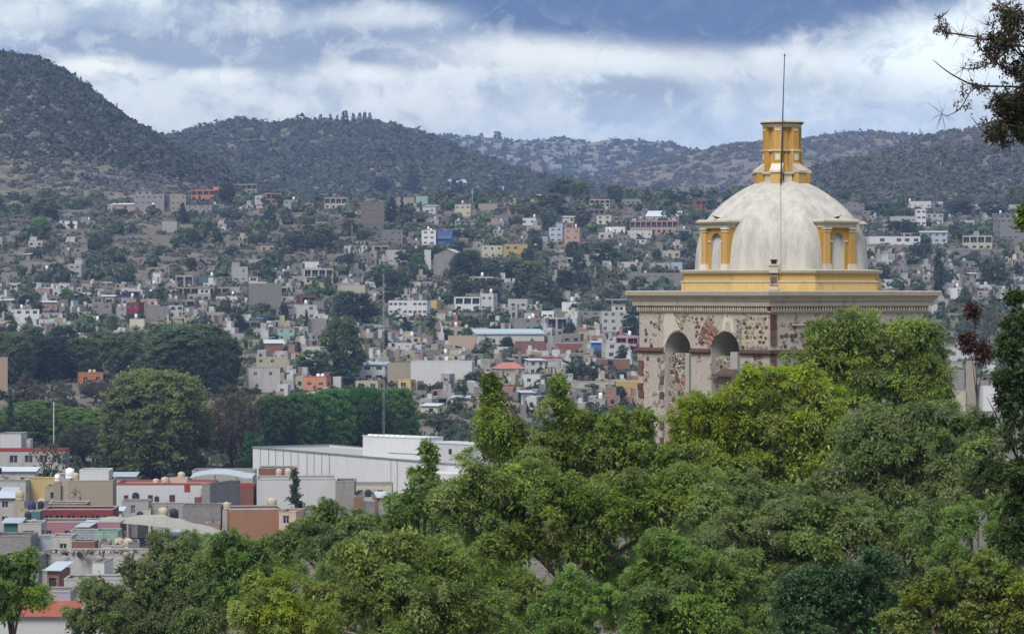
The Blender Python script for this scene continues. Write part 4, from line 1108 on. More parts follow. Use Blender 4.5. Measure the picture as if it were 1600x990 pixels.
def house(x0, x1, yt, yb, col, opt='', label=None, yaw=None, depth=None, D=None, **kw):
    cx = (x0 + x1) / 2
    b = ground(cx, yb) if D is None else Vector(((cx - CX) / F * D, D, float(H((cx - CX) / F * D, D))))
    D = b.y; wpx = (x1 - x0) / F * D; h = max(2.4, (yb - yt) / F * D)
    d = depth or min(12.0, max(4.5, wpx * 0.65))
    if yaw is None: yaw = math.radians(random.uniform(4, 22) * random.choice((-1, 1)))
    w = max(2.5, (wpx - d * abs(math.sin(yaw)) * .9) / math.cos(yaw))
    if opt.count('g') or opt.count('h'): h = max(2.2, h - min(2.4, w * .16))
    b = b + Vector((0, d / 2, 0)); b.z = b.z
    r = building(b, w, d, h, col, opt, yaw, label, **kw)
    ALL_HOUSES.append(((x0 + x1) / 2, yb, x1 - x0, yb - yt, r, col, opt)); return r

HILL = [
 (298, 343, 297, 314, 'orange', 'cbT', "bright orange house on the hilltop beside the unfinished concrete frame"),
 (290, 338, 321, 336, 'grey', '', "grey block house with a row of dark windows under the bright orange house"),
 (209, 262, 305, 331, 'grey', 'us', "unfinished grey block house behind the long salmon wall on the hilltop"),
 (263, 290, 305, 331, 'beige', '', "beige three storey house between the unfinished block house and the orange house"),
 (168, 221, 320, 331, 'salmon', 'xm', "low salmon shed on the hilltop under the twin poles"),
 (222, 247, 322, 336, 'pale', 't', "pale little house below the end of the salmon shed"),
 (90, 120, 346, 358, 'white', 'T', "white bungalow with wide windows alone in the scrub of the upper hillside"),
 (252, 276, 347, 363, 'pale', 'x', "pale windowless hut in the hillside scrub below the beige house"),
 (352, 408, 288, 304, 'grey', 'cuu', "unfinished concrete frame with a row of column stubs on the crest"),
 (398, 424, 306, 326, 'pale', 'k', "pale house just below the unfinished concrete frame on the crest"),
 (274, 309, 431, 447, 'pale', 'c', "pale modern house with a long dark upper window beside the teal house"),
 (310, 339, 433, 446, 'teal', 't', "dark teal house next to the pale modern house"),
 (270, 358, 449, 463, 'beige', 'c', "long beige row under the pale modern house and the teal house"),
 (9, 79, 442, 455, 'pale', '', "long pale house with a band of dark windows on the lower hillside", dict(nwin=7, win=(1.6, 1.2))),
 (0, 26, 426, 440, 'grey', 'x', "plain grey house above the long pale house at the picture's edge"),
 (57, 90, 422, 434, 'grey', 't', "grey house half hidden by trees above the long pale house"),
 (106, 132, 413, 434, 'pale', 's', "two storey pale house above the bright green tree"),
 (121, 142, 457, 473, 'white', '', "small white house right beside the bright green tree"),
 (190, 213, 456, 470, 'navy', 'x', "dark blue shed roofed house above the red house"),
 (198, 223, 473, 497, 'red', 'y', "red two storey house standing among the grey block houses"),
 (143, 177, 474, 499, 'grey', 's', "grey block house with an upper room two doors from the red house"),
 (178, 197, 480, 499, 'pale', '', "narrow pale house touching the red house"),
 (224, 263, 479, 500, 'grey', 'x', "blank grey wall house on the other side of the red house"),
 (15, 60, 484, 505, 'white', 't', "white low house with a rooftop tank near the lower trees"),
 (63, 89, 473, 488, 'salmon', 'm', "small salmon house with a white sheet roof above the low white house"),
 (386, 440, 443, 486, 'grey', 'xy', "tall blank grey block building with no windows on the lower hillside"),
 (360, 387, 417, 443, 'pale', 'b', "pale three storey house above the blank grey block building"),
 (410, 439, 302, 329, 'salmon', 'c', "salmon and concrete house with open storeys near the crest"),
 (441, 468, 313, 330, 'pale', 't', "pale grey house beside the salmon open storey house"),
 (507, 545, 309, 328, 'beige', 'c', "low beige house with an open porch near the crest"),
 (563, 600, 316, 357, 'stone', '', "tall rough stone house with many small windows beside dark pines", dict(floors=4, nwin=5, win=(0.9, 1.0))),
 (650, 669, 307, 321, 'mint', 'x', "pale turquoise hut below the tall pines of the crest"),
 (711, 739, 320, 338, 'cream', '', "cream house beside the thin pole near the crest"),
 (698, 729, 281, 294, 'white', 'gtT', "white gabled villa with a tall tank alone on the crest"),
 (738, 787, 294, 300, 'white', 'x', "long low white wall house on the crest beside the gabled villa"),
 (658, 681, 360, 384, 'white', '2t', "white three storey house joined to the bright blue house", dict(yaw=0.1)),
 (681, 708, 361, 383, 'blue', 'l', "bright blue house with balconies joined to a white house", dict(yaw=-0.1)),
 (593, 629, 359, 381, 'grey', '', "grey house with a flat roof uphill of the long salmon and white row"),
 (708, 736, 357, 372, 'pale', 'x', "pale house with a white roof directly past the bright blue house"),
 (678, 727, 391, 430, 'grey', 'xgpy', "large blank grey house with a pointed gable", dict(roofmat=ROOFC)),
 (537, 573, 384, 400, 'white', 's', "white modern house at the end of the salmon row"),
 (573, 616, 384, 396, 'salmon', 'c', "salmon row with small dark openings beside the white modern house"),
 (602, 641, 391, 413, 'pale', 'x', "long pale retaining wall house under the salmon row"),
 (470, 520, 420, 446, 'cream', 'lc', "cream and yellow house with balconies halfway up the hillside"),
 (664, 672, 391, 421, 'white', 'x', "slim white chapel like tower beside the grey gabled house", dict(depth=2.5)),
 (526, 570, 446, 468, 'cream', 'x', "cream block house with a stepped roof above the white school"),
 (607, 672, 470, 494, 'white', 'T', "long white school like building with a row of upper windows", dict(yaw=-0.12, nwin=9, win=(1.3, 1.0))),
 (672, 689, 470, 486, 'yellow', 'x', "little yellow house at the end of the long white school"),
 (728, 780, 433, 456, 'pale', 'ct', "pale modern house with dark window bands above the white house with an arcade"),
 (709, 750, 464, 488, 'white', 'c', "white house with an arcade of dark openings"),
 (751, 777, 459, 488, 'white', 't', "tall white house with one small window beside the arcade"),
 (468, 493, 462, 476, 'red', 'c', "small red and white house above the grey block houses"),
 (430, 460, 476, 500, 'grey', '', "grey block house with square windows below the small red and white house"),
 (461, 495, 477, 501, 'pale', 't', "pale block house next to the square windowed grey house"),
 (751, 785, 384, 405, 'cream', '', "pale cream house uphill beside the yellow apartment house"),
 (786, 824, 382, 408, 'yellow', 'y', "yellow apartment house with three columns of windows", dict(nwin=3, floors=2, yaw=0.08, win=(1.5, 1.4))),
 (858, 881, 356, 380, 'sky', 's', "light blue house with an upper room beside brown houses"),
 (882, 910, 357, 388, 'salmon', 'st', "brownish salmon house next to the light blue house"),
 (922, 961, 312, 325, 'beige', 'c', "pale open frame house near the crest"),
 (915, 944, 327, 342, 'grey', 'c', "grey house with dark openings under the open frame house"),
 (1010, 1072, 331, 347, 'pale', 'gb', "large pale house with several pitched roofs near the dome"),
 (985, 1065, 345, 367, 'salmon', 'c', "long salmon house with a columned terrace", dict(nwin=9)),
 (982, 1019, 360, 373, 'white', '', "white house under the columned salmon terrace"),
 (946, 979, 355, 367, 'white', 'T', "white bungalow with wide windows beside the salmon terrace"),
 (1083, 1111, 313, 329, 'brick', 'c', "brown brick house near the crest beside the dome"),
 (815, 844, 341, 353, 'white', 't', "white house with a rooftop tank among dark trees"),
 (965, 994, 410, 424, 'pale', 'x', "plain pale wall house between dark trees"),
 (980, 1067, 427, 449, 'grey', '', "long grey two storey house close to the tower cornice", dict(nwin=7, floors=2)),
 (1015, 1047, 411, 426, 'pale', '', "pale house on top of the long grey house"),
 (1048, 1068, 411, 426, 'sky', 'x', "light blue cabin beside the dome base"),
 (849, 887, 402, 416, 'grey', 'k', "grey house with a black tank below the brown houses"),
 (718, 736, 373, 384, 'grey', '', "small grey house between the blue house and the cream one"),
 (878, 904, 472, 487, 'white', 'tx', "small blank white house with a tall rooftop tank"),
 (716, 760, 490, 512, 'grey', 'u', "grey block house with rebar stubs above the metal warehouse"),
 (761, 794, 491, 508, 'salmon', 'c', "grey and salmon house beside the rebar stub house"),
 (795, 847, 498, 520, 'grey', '2t', "wide grey block house carrying white tanks"),
 (846, 869, 486, 500, 'white', '', "white house with three black windows", dict(nwin=3)),
 (853, 891, 497, 516, 'pale', 'c', "open sided pale house below the white house with black windows"),
 (906, 937, 487, 506, 'grey', '', "grey house above the brick warehouse"),
 (938, 978, 487, 520, 'pale', 's', "stepped pale grey house nearest the tower wall"),
 (738, 850, 520, 543, 'pale', 'xm', "long warehouse with a blue grey sheet roof", dict(yaw=0.10, depth=16, roofmat=TINB)),
 (805, 852, 534, 551, 'brick', 'x', "brick warehouse with a low rounded front beside the sheet roof"),
 (849, 877, 526, 540, 'grey', 'x', "grey cube house on top of the brick warehouses"),
 (868, 914, 537, 554, 'brick', 'x', "plain brick warehouse beside the blue house"),
 (920, 940, 536, 556, 'blue', 'm', "deep blue house beside the pale green roof"),
 (941, 983, 537, 562, 'white', '', "white walled house between the deep blue house and the pink one"),
 (962, 1003, 526, 552, 'pink', 'ct', "pink house with a roof terrace touching the tower edge"),
 (863, 880, 547, 560, 'white', 'x', "small white cube house in front of the brick warehouses"),
 (836, 879, 560, 578, 'peach', 'r', "peach house with a thin pale roof line"),
 (931, 984, 562, 579, 'brick', 'x', "long low brick wall house near the tower"),
 (769, 820, 569, 592, 'cream', 'h', "cream house under a red hip roof"),
 (820, 851, 564, 588, 'white', 'm', "white house with a dark porch behind the red hip roof"),
 (809, 858, 585, 604, 'white', '', "long white house below the red hip roof"),
 (893, 960, 597, 611, 'cream', 'x', "long cream wall house under the big dark tree"),
 (962, 1003, 596, 622, 'yellow', 'x', "yellow house at the foot of the tower wall"),
 (642, 741, 565, 604, 'white', 'xyT', "great blank white wall of the town hall sized building", dict(yaw=-0.06)),
 (605, 642, 568, 602, 'beige', 'xy', "beige blank wall joined to the great white wall", dict(yaw=0.05)),
 (690, 709, 585, 606, 'mauve', '', "small mauve house in front of the great white wall"),
 (920, 950, 625, 642, 'pale', 't', "grey white house just above the pointed green tree tops"),
 (809, 834, 614, 631, 'sky', 'm', "little light blue house behind the leading tree top"),
 (433, 466, 514, 534, 'mint', 'r', "mint green house with a flat pale roof"),
 (411, 442, 532, 552, 'brick', 'gx', "brick house with a rounded gable near the mint green house"),
 (481, 510, 498, 519, 'grey', 'x', "grey house with a pale roof above the mint green house"),
 (399, 416, 497, 508, 'blue', 'x', "small blue house among the grey ones"),
 (428, 450, 550, 563, 'white', 'x', "white box house over the large cream house"),
 (398, 449, 559, 584, 'cream', '', "large cream house with a balcony level above the grey tall house", dict(yaw=.1)),
 (382, 437, 575, 613, 'pale', '', "tall pale grey house with paired windows near the dark ficus row", dict(yaw=.2, nwin=2)),
 (474, 516, 589, 610, 'orange', '2tT', "orange brick house with white tanks behind the ficus row"),
 (552, 577, 538, 563, 'yellow', 'x', "ochre house between two dark cypress trees"),
 (548, 607, 570, 596, 'white', 'm', "white house under a light blue sheet roof", dict(roofmat=TINB)),
 (556, 600, 596, 612, 'cream', '', "cream house in front of the light blue sheet roof"),
 (622, 648, 594, 611, 'yellow', '', "yellow ochre house with a dark door at the foot of the beige wall"),
 (614, 643, 537, 551, 'white', '', "white house above the beige blank wall"),
 (646, 690, 548, 564, 'grey', 'u', "row of grey rooms right above the great white wall"),
 (700, 741, 525, 546, 'peach', 'x', "peach coloured house beside the metal warehouse"),
 (-6, 11, 560, 618, 'peach', 'yx', "tall peach building cut by the picture's edge"),
 (119, 160, 583, 602, 'orange', '2eT', "orange red house with beige tanks among the park trees"),
 (1480, 1532, 543, 563, 'white', 't', "white house with a red upper porch in the gap between the trees at right"),
 (1465, 1514, 580, 608, 'grey', 'x', "grey block house in the gap between the trees at right"),
 (1513, 1531, 566, 642, 'beige', 'xy', "tall narrow beige side wall in the gap at right", dict(depth=9)),
 (1464, 1513, 611, 642, 'cream', '', "cream house with one dark window lowest in the gap at right", dict(nwin=1, win=(2.4, 1.8))),
 (1530, 1566, 602, 642, 'white', 'x', "plain white house beside the tall narrow beige wall"),
 (1393, 1432, 338, 353, 'pale', 'x', "long pale wall house beyond the dome"),
 (1431, 1447, 327, 354, 'white', 'y', "slim white stair tower house beyond the dome"),
 (1446, 1474, 334, 351, 'pale', '', "pale grey house joined to the slim white stair tower"),
 (1400, 1464, 315, 327, 'white', 't', "white house with a domed tank at the foot of the right hill"),
 (1318, 1351, 318, 335, 'grey', 'k', "grey house with a dark tank beside the dome's right shoulder"),
 (1357, 1438, 370, 383, 'white', 'y', "long white building with black windows beside the dome", dict(nwin=6, win=(2.2, 1.6), yaw=0.03)),
 (1438, 1483, 363, 381, 'sky', 'm', "light blue roofed house beyond the long white building"),
 (1505, 1556, 369, 392, 'cream', 'c', "cream house with a dark arch on the right hillside"),
 (1490, 1553, 390, 406, 'grey', '', "low grey house under the cream house with an arch"),
 (1374, 1401, 437, 454, 'white', '', "white hut just above the tower cornice's right end"),
 (1476, 1508, 451, 470, 'white', 't', "white house beside the tall dark cypress at right"),
 (1566, 1592, 438, 453, 'blue', '', "blue house half covered by the dark cedar"),
 (1556, 1604, 342, 376, 'grey', 's', "stepped grey house under the fresh green twig at right"),
]
for r in HILL:
    x0, x1, yt, yb, col, opt, lab = r[:7]
    kw = dict(r[7]) if len(r) > 7 else {}
    house(x0, x1, yt, yb, col, opt, lab, **kw)

# fillers: the many other small houses of the hillside, by zone of the photograph
def zone(n, x0, x1, y0, y1, wa, wb, cols, seed):
    r = random.Random(seed); made = 0; tries = 0
    while made < n and tries < n * 30:
        tries += 1
        cx, yb = r.uniform(x0, x1), r.uniform(y0, y1); w = r.uniform(wa, wb); hgt = r.uniform(0.28, 0.50) * min(w, 32) + 1.5
        if any(abs(cx - hx) < (w + hw) * 0.40 and abs(yb - hy) < max(hh, hgt) * 0.62 for hx, hy, hw, hh, *_ in ALL_HOUSES): continue
        if any(a < cx < b and c < yb < d for a, b, c, d in VOID): continue
        opt = r.choice(('', '', '', 't', 'k', 'c', 'c', 'u', 'bt', 's', 'x', 'm', 'e', 'x'))
        house(cx - w / 2, cx + w / 2, yb - hgt, yb, r.choice(cols), opt, None, detail=False); made += 1
VOID = [(140, 345, 340, 425), (420, 560, 330, 420), (240, 345, 400, 428), (0, 400, 520, 700), (395, 660, 612, 700), (500, 600, 500, 560), (700, 800, 395, 440), (820, 1000, 428, 470), (600, 720, 400, 465), (500, 610, 470, 520)]
GREYS = ('grey', 'grey', 'pale', 'pale', 'grey', 'beige', 'grey', 'white', 'cream', 'stone')
MIXC = GREYS + ('white', 'brick', 'salmon', 'peach', 'cream', 'yellow', 'pink', 'sky')
zone(46, 0, 500, 455, 560, 20, 38, GREYS + ('white', 'salmon'), 5)
zone(34, 500, 990, 480, 640, 20, 40, MIXC, 6)
zone(12, 620, 1000, 560, 650, 20, 36, MIXC, 16)
zone(18, 0, 420, 335, 460, 16, 30, GREYS, 7)
zone(24, 420, 1085, 318, 470, 16, 30, GREYS, 8)
zone(16, 1340, 1600, 330, 480, 16, 32, GREYS + ('white',), 9)
zone(4, 1460, 1570, 540, 600, 18, 28, GREYS, 10)

# the smallest ones between them, too many to single out
def small_houses():
    r = random.Random(44); mb = {k: MB() for k in ('grey', 'pale', 'white', 'beige', 'cream', 'salmon')}; dk = MB(); n = 0; t = 0
    while n < 860 and t < 40000:
        t += 1
        cx = r.uniform(-20, 1620); yb = r.choice((r.uniform(320, 460), r.uniform(450, 560), r.uniform(470, 640), r.uniform(520, 650))); w = r.uniform(8, 20)
        if (yb < 450 and cx < 430 and r.random() < .85) or (yb < 400 and r.random() < .5) or 1060 < cx < 1340 or (yb > 490 and cx > 1000) or (yb > 556 and cx < 400): continue
        if any(abs(cx - hx) < (w + hw) * 0.36 and abs(yb - hy) < max(hh, 8) * 0.45 for hx, hy, hw, hh, *_ in ALL_HOUSES): continue
        if any(a < cx < b and c < yb < d for a, b, c, d in VOID) and r.random() < .85: continue
        g_ = ground(cx, yb); s = g_.y / F; W, Hh, D_ = w * s, r.uniform(2.2, 3.6), r.uniform(4, 8); a = r.uniform(-.35, .35); ux = Vector((math.cos(a), math.sin(a), 0)); uy = Vector((-math.sin(a), math.cos(a), 0)); uz = Vector((0, 0, 1))
        k = r.choice(('grey', 'grey', 'grey', 'pale', 'pale', 'white', 'beige') if yb < 500 else ('grey', 'pale', 'white', 'white', 'beige', 'pale', 'cream', 'salmon')); o = g_ + Vector((0, D_ / 2, 0))
        mb[k].obox(o, ux, uy, uz, -W / 2, W / 2, -D_ / 2, D_ / 2, -2, Hh)
        if r.random() < .25: x = r.uniform(-.3, .3) * W; mb[k].obox(o, ux, uy, uz, x - W * .2, x + W * .2, -D_ * .2, D_ / 2 - .1, Hh, Hh + 2.3)
        if r.random() < .4: x = r.uniform(-.3, .3) * W; mb['white'].obox(o, ux, uy, uz, x - .55, x + .55, -.55, .55, Hh, Hh + 1.2)
        for q in range(int(W / 2.4)): x = -W / 2 + 1.2 + 2.4 * q; dk.obox(o, ux, uy, uz, x - .5, x + .5, -D_ / 2 - .04, -D_ / 2 + .02, 1.0, 2.1)
        n += 1
    import itertools
    V, f, mi = [], [], []; mats = []
    for i, (m_, b_) in enumerate([(WALL[k], mb[k]) for k in mb] + [(GLASS, dk)]):
        mats.append(m_); off = len(V); V += b_.v; f += [tuple(x + off for x in q) for q in b_.f]; mi += [i] * len(b_.f)
    me = bpy.data.meshes.new('small_houses'); me.from_pydata(V, [], f)
    for m_ in mats: me.materials.append(m_)
    me.polygons.foreach_set('material_index', mi); o = bpy.data.objects.new('small_houses', me); COL.objects.link(o); tag(o, kind='stuff')
small_houses()

ORD = ('', 'second ', 'third ', 'fourth ', 'fifth ', 'sixth ', 'seventh ', 'eighth ', 'ninth ', 'tenth ', 'eleventh ', 'twelfth ')
MARKS = [(125, 830, 'the long pink house'), (120, 805, 'the dark red house'), (257, 775, 'the red edged white house'), (147, 742, 'the white flat box room'), (392, 810, 'the orange brick house'), (321, 306, 'the bright orange hilltop house'), (380, 296, 'the unfinished concrete frame'), (581, 336, 'the tall rough stone house'), (694, 372, 'the bright blue house'), (805, 395, 'the yellow apartment house'),
         (210, 486, 'the red two storey house'), (413, 465, 'the tall blank grey building'), (495, 433, 'the cream house with balconies'), (640, 482, 'the long white school'), (795, 531, 'the sheet roofed warehouse'), (930, 546, 'the deep blue house'),
         (794, 580, 'the red hip roof'), (692, 585, 'the great white wall'), (450, 524, 'the mint green house'), (410, 594, 'the tall pale paired window house'), (891, 480, 'the blank white tank house'), (1025, 356, 'the salmon columned terrace'),
         (105, 352, 'the lone white bungalow'), (44, 449, 'the long pale window band house'), (325, 440, 'the dark teal house'), (713, 287, 'the gabled villa on the crest'), (885, 370, 'the light blue upper room house'),
         (1438, 340, 'the slim white stair tower'), (1530, 380, 'the cream arched house'), (1397, 377, 'the long white black windowed building'), (1505, 552, 'the red porch house in the gap'), (981, 540, 'the pink terrace house'), (702, 411, 'the grey pointed gable'), (37, 495, 'the low white tank house'),
         (744, 476, 'the white arcade house'), (981, 608, 'the yellow house by the tower')]
def where(px, py):
    best = min(MARKS, key=lambda m: (m[0] - px) ** 2 + ((m[1] - py) * 1.6) ** 2)
    dx, dy = px - best[0], (py - best[1]) * 1.6
    if abs(dx) > abs(dy) * 1.3: s = 'right of' if dx > 0 else 'left of'
    else: s = 'downhill from' if dy > 0 else 'uphill from'
    return s, best[2], math.hypot(dx, dy)
def autolabel(items, look, noun):
    """items: (px, py, obj, key). Same looks in the same direction of one landmark are ranked by distance"""
    groups = {}
    for it in items:
        s, lm, dist = where(it[0], it[1]); groups.setdefault((look(it), s, lm), []).append((dist, it))
    for (lk, s, lm), L in groups.items():
        L.sort(key=lambda t: t[0])
        for k, (_, it) in enumerate(L):
            art = ORD[k] if k < len(ORD) else 'farther '
            it[2]['label'] = f"{art}{lk} {noun} {s} {lm}"
def house_look(it):
    col, opt = it[3]
    f = 'with a white tank' if 't' in opt else 'with a black tank' if 'k' in opt else 'with rebar stubs' if 'u' in opt else 'with open porch' if 'c' in opt else ''
    return COLNAME[col], f
# ---------------------------------------------------------------- the old town quarter at lower left
def G0(px, pb):
    """ground point of the flat quarter"""
    return ground(px, pb, 250)
def low(x0, x1, yt, yb, col, opt, label, D, **kw):
    """town house with a known distance: the roofline row fixes its height above the flat ground"""
    cx = (x0 + x1) / 2; X = (cx - CX) / F * D; gz = float(H(X, D)); zt = (HY - yt) / F * D
    w_ = (x1 - x0) / F * D; d = kw.pop('depth', min(10, max(5, w_ * .6))); yaw = kw.pop('yaw', 0.0)
    w = max(1.5, (w_ - d * abs(math.sin(yaw)) * .9) / math.cos(yaw))
    r = building(Vector((X, D + d / 2, gz)), w, d, zt - gz, col, opt, yaw, label, **kw)
    ALL_HOUSES.append((cx, yb, x1 - x0, yb - yt, r, col, opt)); return r

# long white building with pilasters, small dark arched doors and two white roof volumes
def long_building():
    DL, DR = 628.0, 560.0
    a = P(395, 712, DL); b_ = P(742, 738, DR); a.z = b_.z = -31.9
    root = empty('long_building', Vector((a.x, a.y, float(H(a.x, a.y))))); tag(root, "long white building with thin grey pilasters and two white blocks on its roof", 'building')
    gz = root.location.z; ux = (b_ - a); ux.z = 0; L = ux.length; ux.normalize(); ny = Vector((-ux.y, ux.x, 0))
    ht = a.z - gz + 1.6
    def fr(x, y, z): return ux * x + ny * y + Vector((0, 0, z))
    o0 = Vector((0, 0, 0)); up = Vector((0, 0, 1))
    dep = 17.0
    # px row to length along the wall
    def at(px):
        k = (px - CX) / F; # ray X = k*Y ; point a + ux*s
        return (k * a.y - a.x) / (ux.x - k * ux.y)
    doors = [(at(px) - .55, at(px) + .55, 0.3, 2.5) for px in (484, 510, 616)]
    mb = MB(); facade(mb, o0, ux, L, -2, ht, doors, ny, .3)
    mb.quad(fr(L, 0, -2), fr(L, dep, -2), fr(L, dep, ht), fr(L, 0, ht)); mb.quad(fr(0, dep, -2), fr(0, 0, -2), fr(0, 0, ht), fr(0, dep, ht)); mb.quad(fr(L, dep, -2), fr(0, dep, -2), fr(0, dep, ht), fr(L, dep, ht))
    mb.build('wall', WALL['white'], root)
    MB().obox(o0, ux, ny, up, .1, L - .1, .1, dep - .1, ht - .6, ht - .35).build('roof', ROOFC, root)
    m2 = MB(); m2.obox(o0, ux, ny, up, -.15, L + .15, -.18, .12, ht - .02, ht + .22); m2.obox(o0, ux, ny, up, -.15, .12, .12, dep, ht - .02, ht + .2); m2.obox(o0, ux, ny, up, -.15, L + .15, dep, dep + .2, ht - .02, ht + .2)
    m2.build('coping', wall_mat('slate_grey_paint', (0.25, 0.26, 0.30)), root)
    for s0, s1, za, zb in doors:
        MB().obox(o0, ux, ny, up, s0, s1, .2, .28, za, zb).build('door', WALL['rose'], root)
        m = MB(); m.obox(o0, ux, ny, up, s0 - .12, s1 + .12, -.08, 0, zb, zb + .28); m.build('door_hood', WALL['salmon'], root)
    for px in (407, 420, 431, 443, 455, 466, 480, 491, 503, 515, 611, 621):
        s = at(px); MB().obox(o0, ux, ny, up, s - .09, s + .09, -.07, 0, 0, ht - .03).build('pilaster', wall_mat('slate_grey_paint', (0.25, 0.26, 0.30)), root)
    # roof volumes
    for (px0, px1, ytop, yy, nm) in ((567, 657, 681, 9.0, 'roof_block'), (667, 740, 691, 6.0, 'roof_block')):
        Dm = 600.0 if px0 < 600 else 582.0
        p0, p1 = P(px0, ytop, Dm), P(px1, ytop, Dm - 10)
        q0, q1 = p0 - root.location, p1 - root.location; h1 = q0.z; u2 = Vector((q1.x - q0.x, q1.y - q0.y, 0)); w = u2.length; u2.normalize(); n2 = Vector((-u2.y, u2.x, 0))
        z0 = ht - .35; op = [(w * .5 - .5, w * .5 + .5, h1 - 1.9, h1 - .9)] if px0 > 600 else []
        m = MB(); base = Vector((q0.x, q0.y, 0)); facade(m, base, u2, w, z0, h1, op, n2, .2)
        for (aa, bb) in (((w, 0), (w, 6)), ((0, 6), (0, 0)), ((w, 6), (0, 6))):
            A1 = base + u2 * aa[0] + n2 * aa[1]; B1 = base + u2 * bb[0] + n2 * bb[1]
            m.quad(A1 + up * z0, B1 + up * z0, B1 + up * h1, A1 + up * h1)
        ob = m.build('roof_block', WALL['white'], root)
        MB().obox(base, u2, n2, up, -.1, w + .1, -.1, 6.1, h1 + .002, h1 + .15).build('block_roof', WALL['white'], ob)
        for s0, s1, za, zb in op: MB().obox(base, u2, n2, up, s0, s1, .15, .2, za, zb).build('window', GLASS, ob)
        if px0 < 600:
            for k in range(7): MB().obox(base, u2, n2, up, .8 + k * 1.45, 1.7 + k * 1.45, .5, 1.2, h1 + .15, h1 + .4, ).build('skylight', TANKW, ob)
            MB().obox(base, u2, n2, up, w * .45, w + .05, -.08, 0, h1 - 2.9, h1 - 2.78).build('pipe_ledge', STEEL, ob)
    # lower white annex to the right behind the trees
    MB().obox(o0, ux, ny, up, L - 9, L - .3, -5, -.1, -1, ht - 1.2).build('annex', WALL['white'], root)
    ALL_HOUSES.append((560, 757, 340, 60, root, 'white', ''))
    return root
long_building()

low(0, 33, 678, 706, 'white', 'x', "white cube house rising behind the long pale grey white house", 668, depth=8)
low(33, 47, 687, 706, 'white', 'x', "small white cube beside the larger white cube house", 672, depth=4)
r = low(-14, 101, 705, 732, 'pale', 'r', "long pale grey white house with a red roof edge behind the bare tree", 640, yaw=0.02, nwin=5, win=(1.6, 1.5))
low(-10, 54, 737, 750, 'pale', 'm', "low house under a white sheet roof at the edge of the picture", 600)
low(40, 88, 748, 770, 'yellow', 'x', "yellow garden wall house below the white sheet roof", 575, depth=5)
low(-12, 40, 752, 778, 'pale', '', "pale pinkish house with dark windows behind the beige rooftop tanks", 570)
low(70, 100, 760, 790, 'beige', 'b', "beige house beside the yellow wall house", 560, depth=6)
low(102, 176, 751, 797, 'beige', 'x', "tall beige windowless block house carrying white roof boxes", 548, depth=9, yaw=0.05)
r = low(124, 170, 735, 752, 'white', 'x', "white flat box room standing on the tall beige block house", 552, depth=6)
low(176, 210, 745, 760, 'pale', 'm', "pale shed with a light sheet roof behind the white house with red trim", 600)
# white house with red trim, arched window and beige tanks
r = low(182, 332, 757, 800, 'white', 'rx', "white house with red roof edge, arched window and beige tanks on its roof", 540, depth=10, yaw=0.0)
def arched(parent, x, y, z, w, h, mat):
    pts = [(-w / 2, 0), (w / 2, 0)] + [(w / 2 * math.cos(math.pi * k / 8), h - w / 2 + w / 2 * math.sin(math.pi * k / 8)) for k in range(9)]
    mb = MB(); mb.quad(*[(px_, -.06, pz) for px_, pz in pts])
    for (xa, za), (xb, zb) in zip(pts, pts[1:] + pts[:1]): mb.quad((xa, -.06, za), (xa, .1, za), (xb, .1, zb), (xb, -.06, zb))
    return mb.build('arched_window', mat, parent, (x, y, z))
sA = 540 / F
def rp(px): return (px - 257) * sA
zt = (HY - 757) * sA; zg = float(H((257 - CX) / F * 540, 540))
def rz(py): return (HY - py) * sA - zg
arched(r, rp(212), -5, rz(783), 1.25, 1.55, GLASS); arched(r, rp(245), -5, rz(783), .8, .95, GLASS)
for px, py, w, h in ((235, 783, .8, 1.1), (269, 785, .95, 1.35), (197, 781, .75, .85)):
    f = link('window', pane_mesh(w, h), r, (rp(px), -5.03, rz(py)), mat=GLASS); link('frame', frame_mesh(w, h), f, mat=WALL['rose'])
MB().box(rp(313), rp(331), -6.0, -5.02, rz(774), rz(762)).build('awning', WALL['cream'], r)
MB().box(rp(304), rp(326), -5.05, -5.0, rz(789), rz(776)).build('veranda', DOORM, r)
MB().box(rp(227), rp(252), -5.5, -5.02, rz(792), rz(784)).build('balcony', WALL['rose'], r)
MB().box(rp(288), rp(297), -5.06, -5.0, rz(768), rz(757)).build('red_panel', REDTRIM, r)
for px, yb, k, m in ((242, 757, .78, TANKC), (256, 757, .95, TANKC), (280, 749, .9, TANKC)): add_tank(r, rp(px), -3.2 if px < 270 else -1.5, rz(yb) - .35, m, k * 1.3)
add_tank(r, rp(264), -1.0, rz(744) - 1.2, TANKB, 1.25)
MB().box(rp(262), rp(290), -2.6, 0, rz(757) - .3, rz(745) - .2).build('tank_base', WALL['peach'], r)
low(332, 349, 757, 800, 'grey', 'x', "narrow grey block end wall joined to the white house with red trim", 536, depth=12, yaw=-0.35)
low(190, 232, 783, 806, 'pale', 'y', "little grey annex with one dark window before the white house with red trim", 528, depth=5, nwin=1, win=(.7, 1.4))
low(228, 292, 789, 806, 'pale', 'x', "low grey block building below the red balcony", 530, depth=6)
low(285, 345, 790, 815, 'grey', 'x', "low grey wall with rubble before the end wall", 520, depth=5)
low(66, 176, 796, 818, 'red', 'y', "dark red house with white framed windows above the pink house", 505, depth=8, nwin=6, win=(1.3, 1.2))
low(76, 135, 786, 799, 'brick', 'x', "low brick parapet wall behind the dark red house", 525, depth=5)
low(60, 188, 816, 846, 'pink', '', "long pink house with a small window low on its wall", 486, depth=8, nwin=4, win=(1.0, .7))
low(110, 150, 830, 850, 'sky', 'x', "bright sky blue shed in front of the pink house", 470, depth=4)
low(148, 184, 830, 862, 'mint', 'x', "pale green patterned block wall beside the sky blue shed", 468, depth=5)
low(48, 62, 799, 820, 'teal', 'x', "small teal cabin behind the pink house", 500, depth=3)
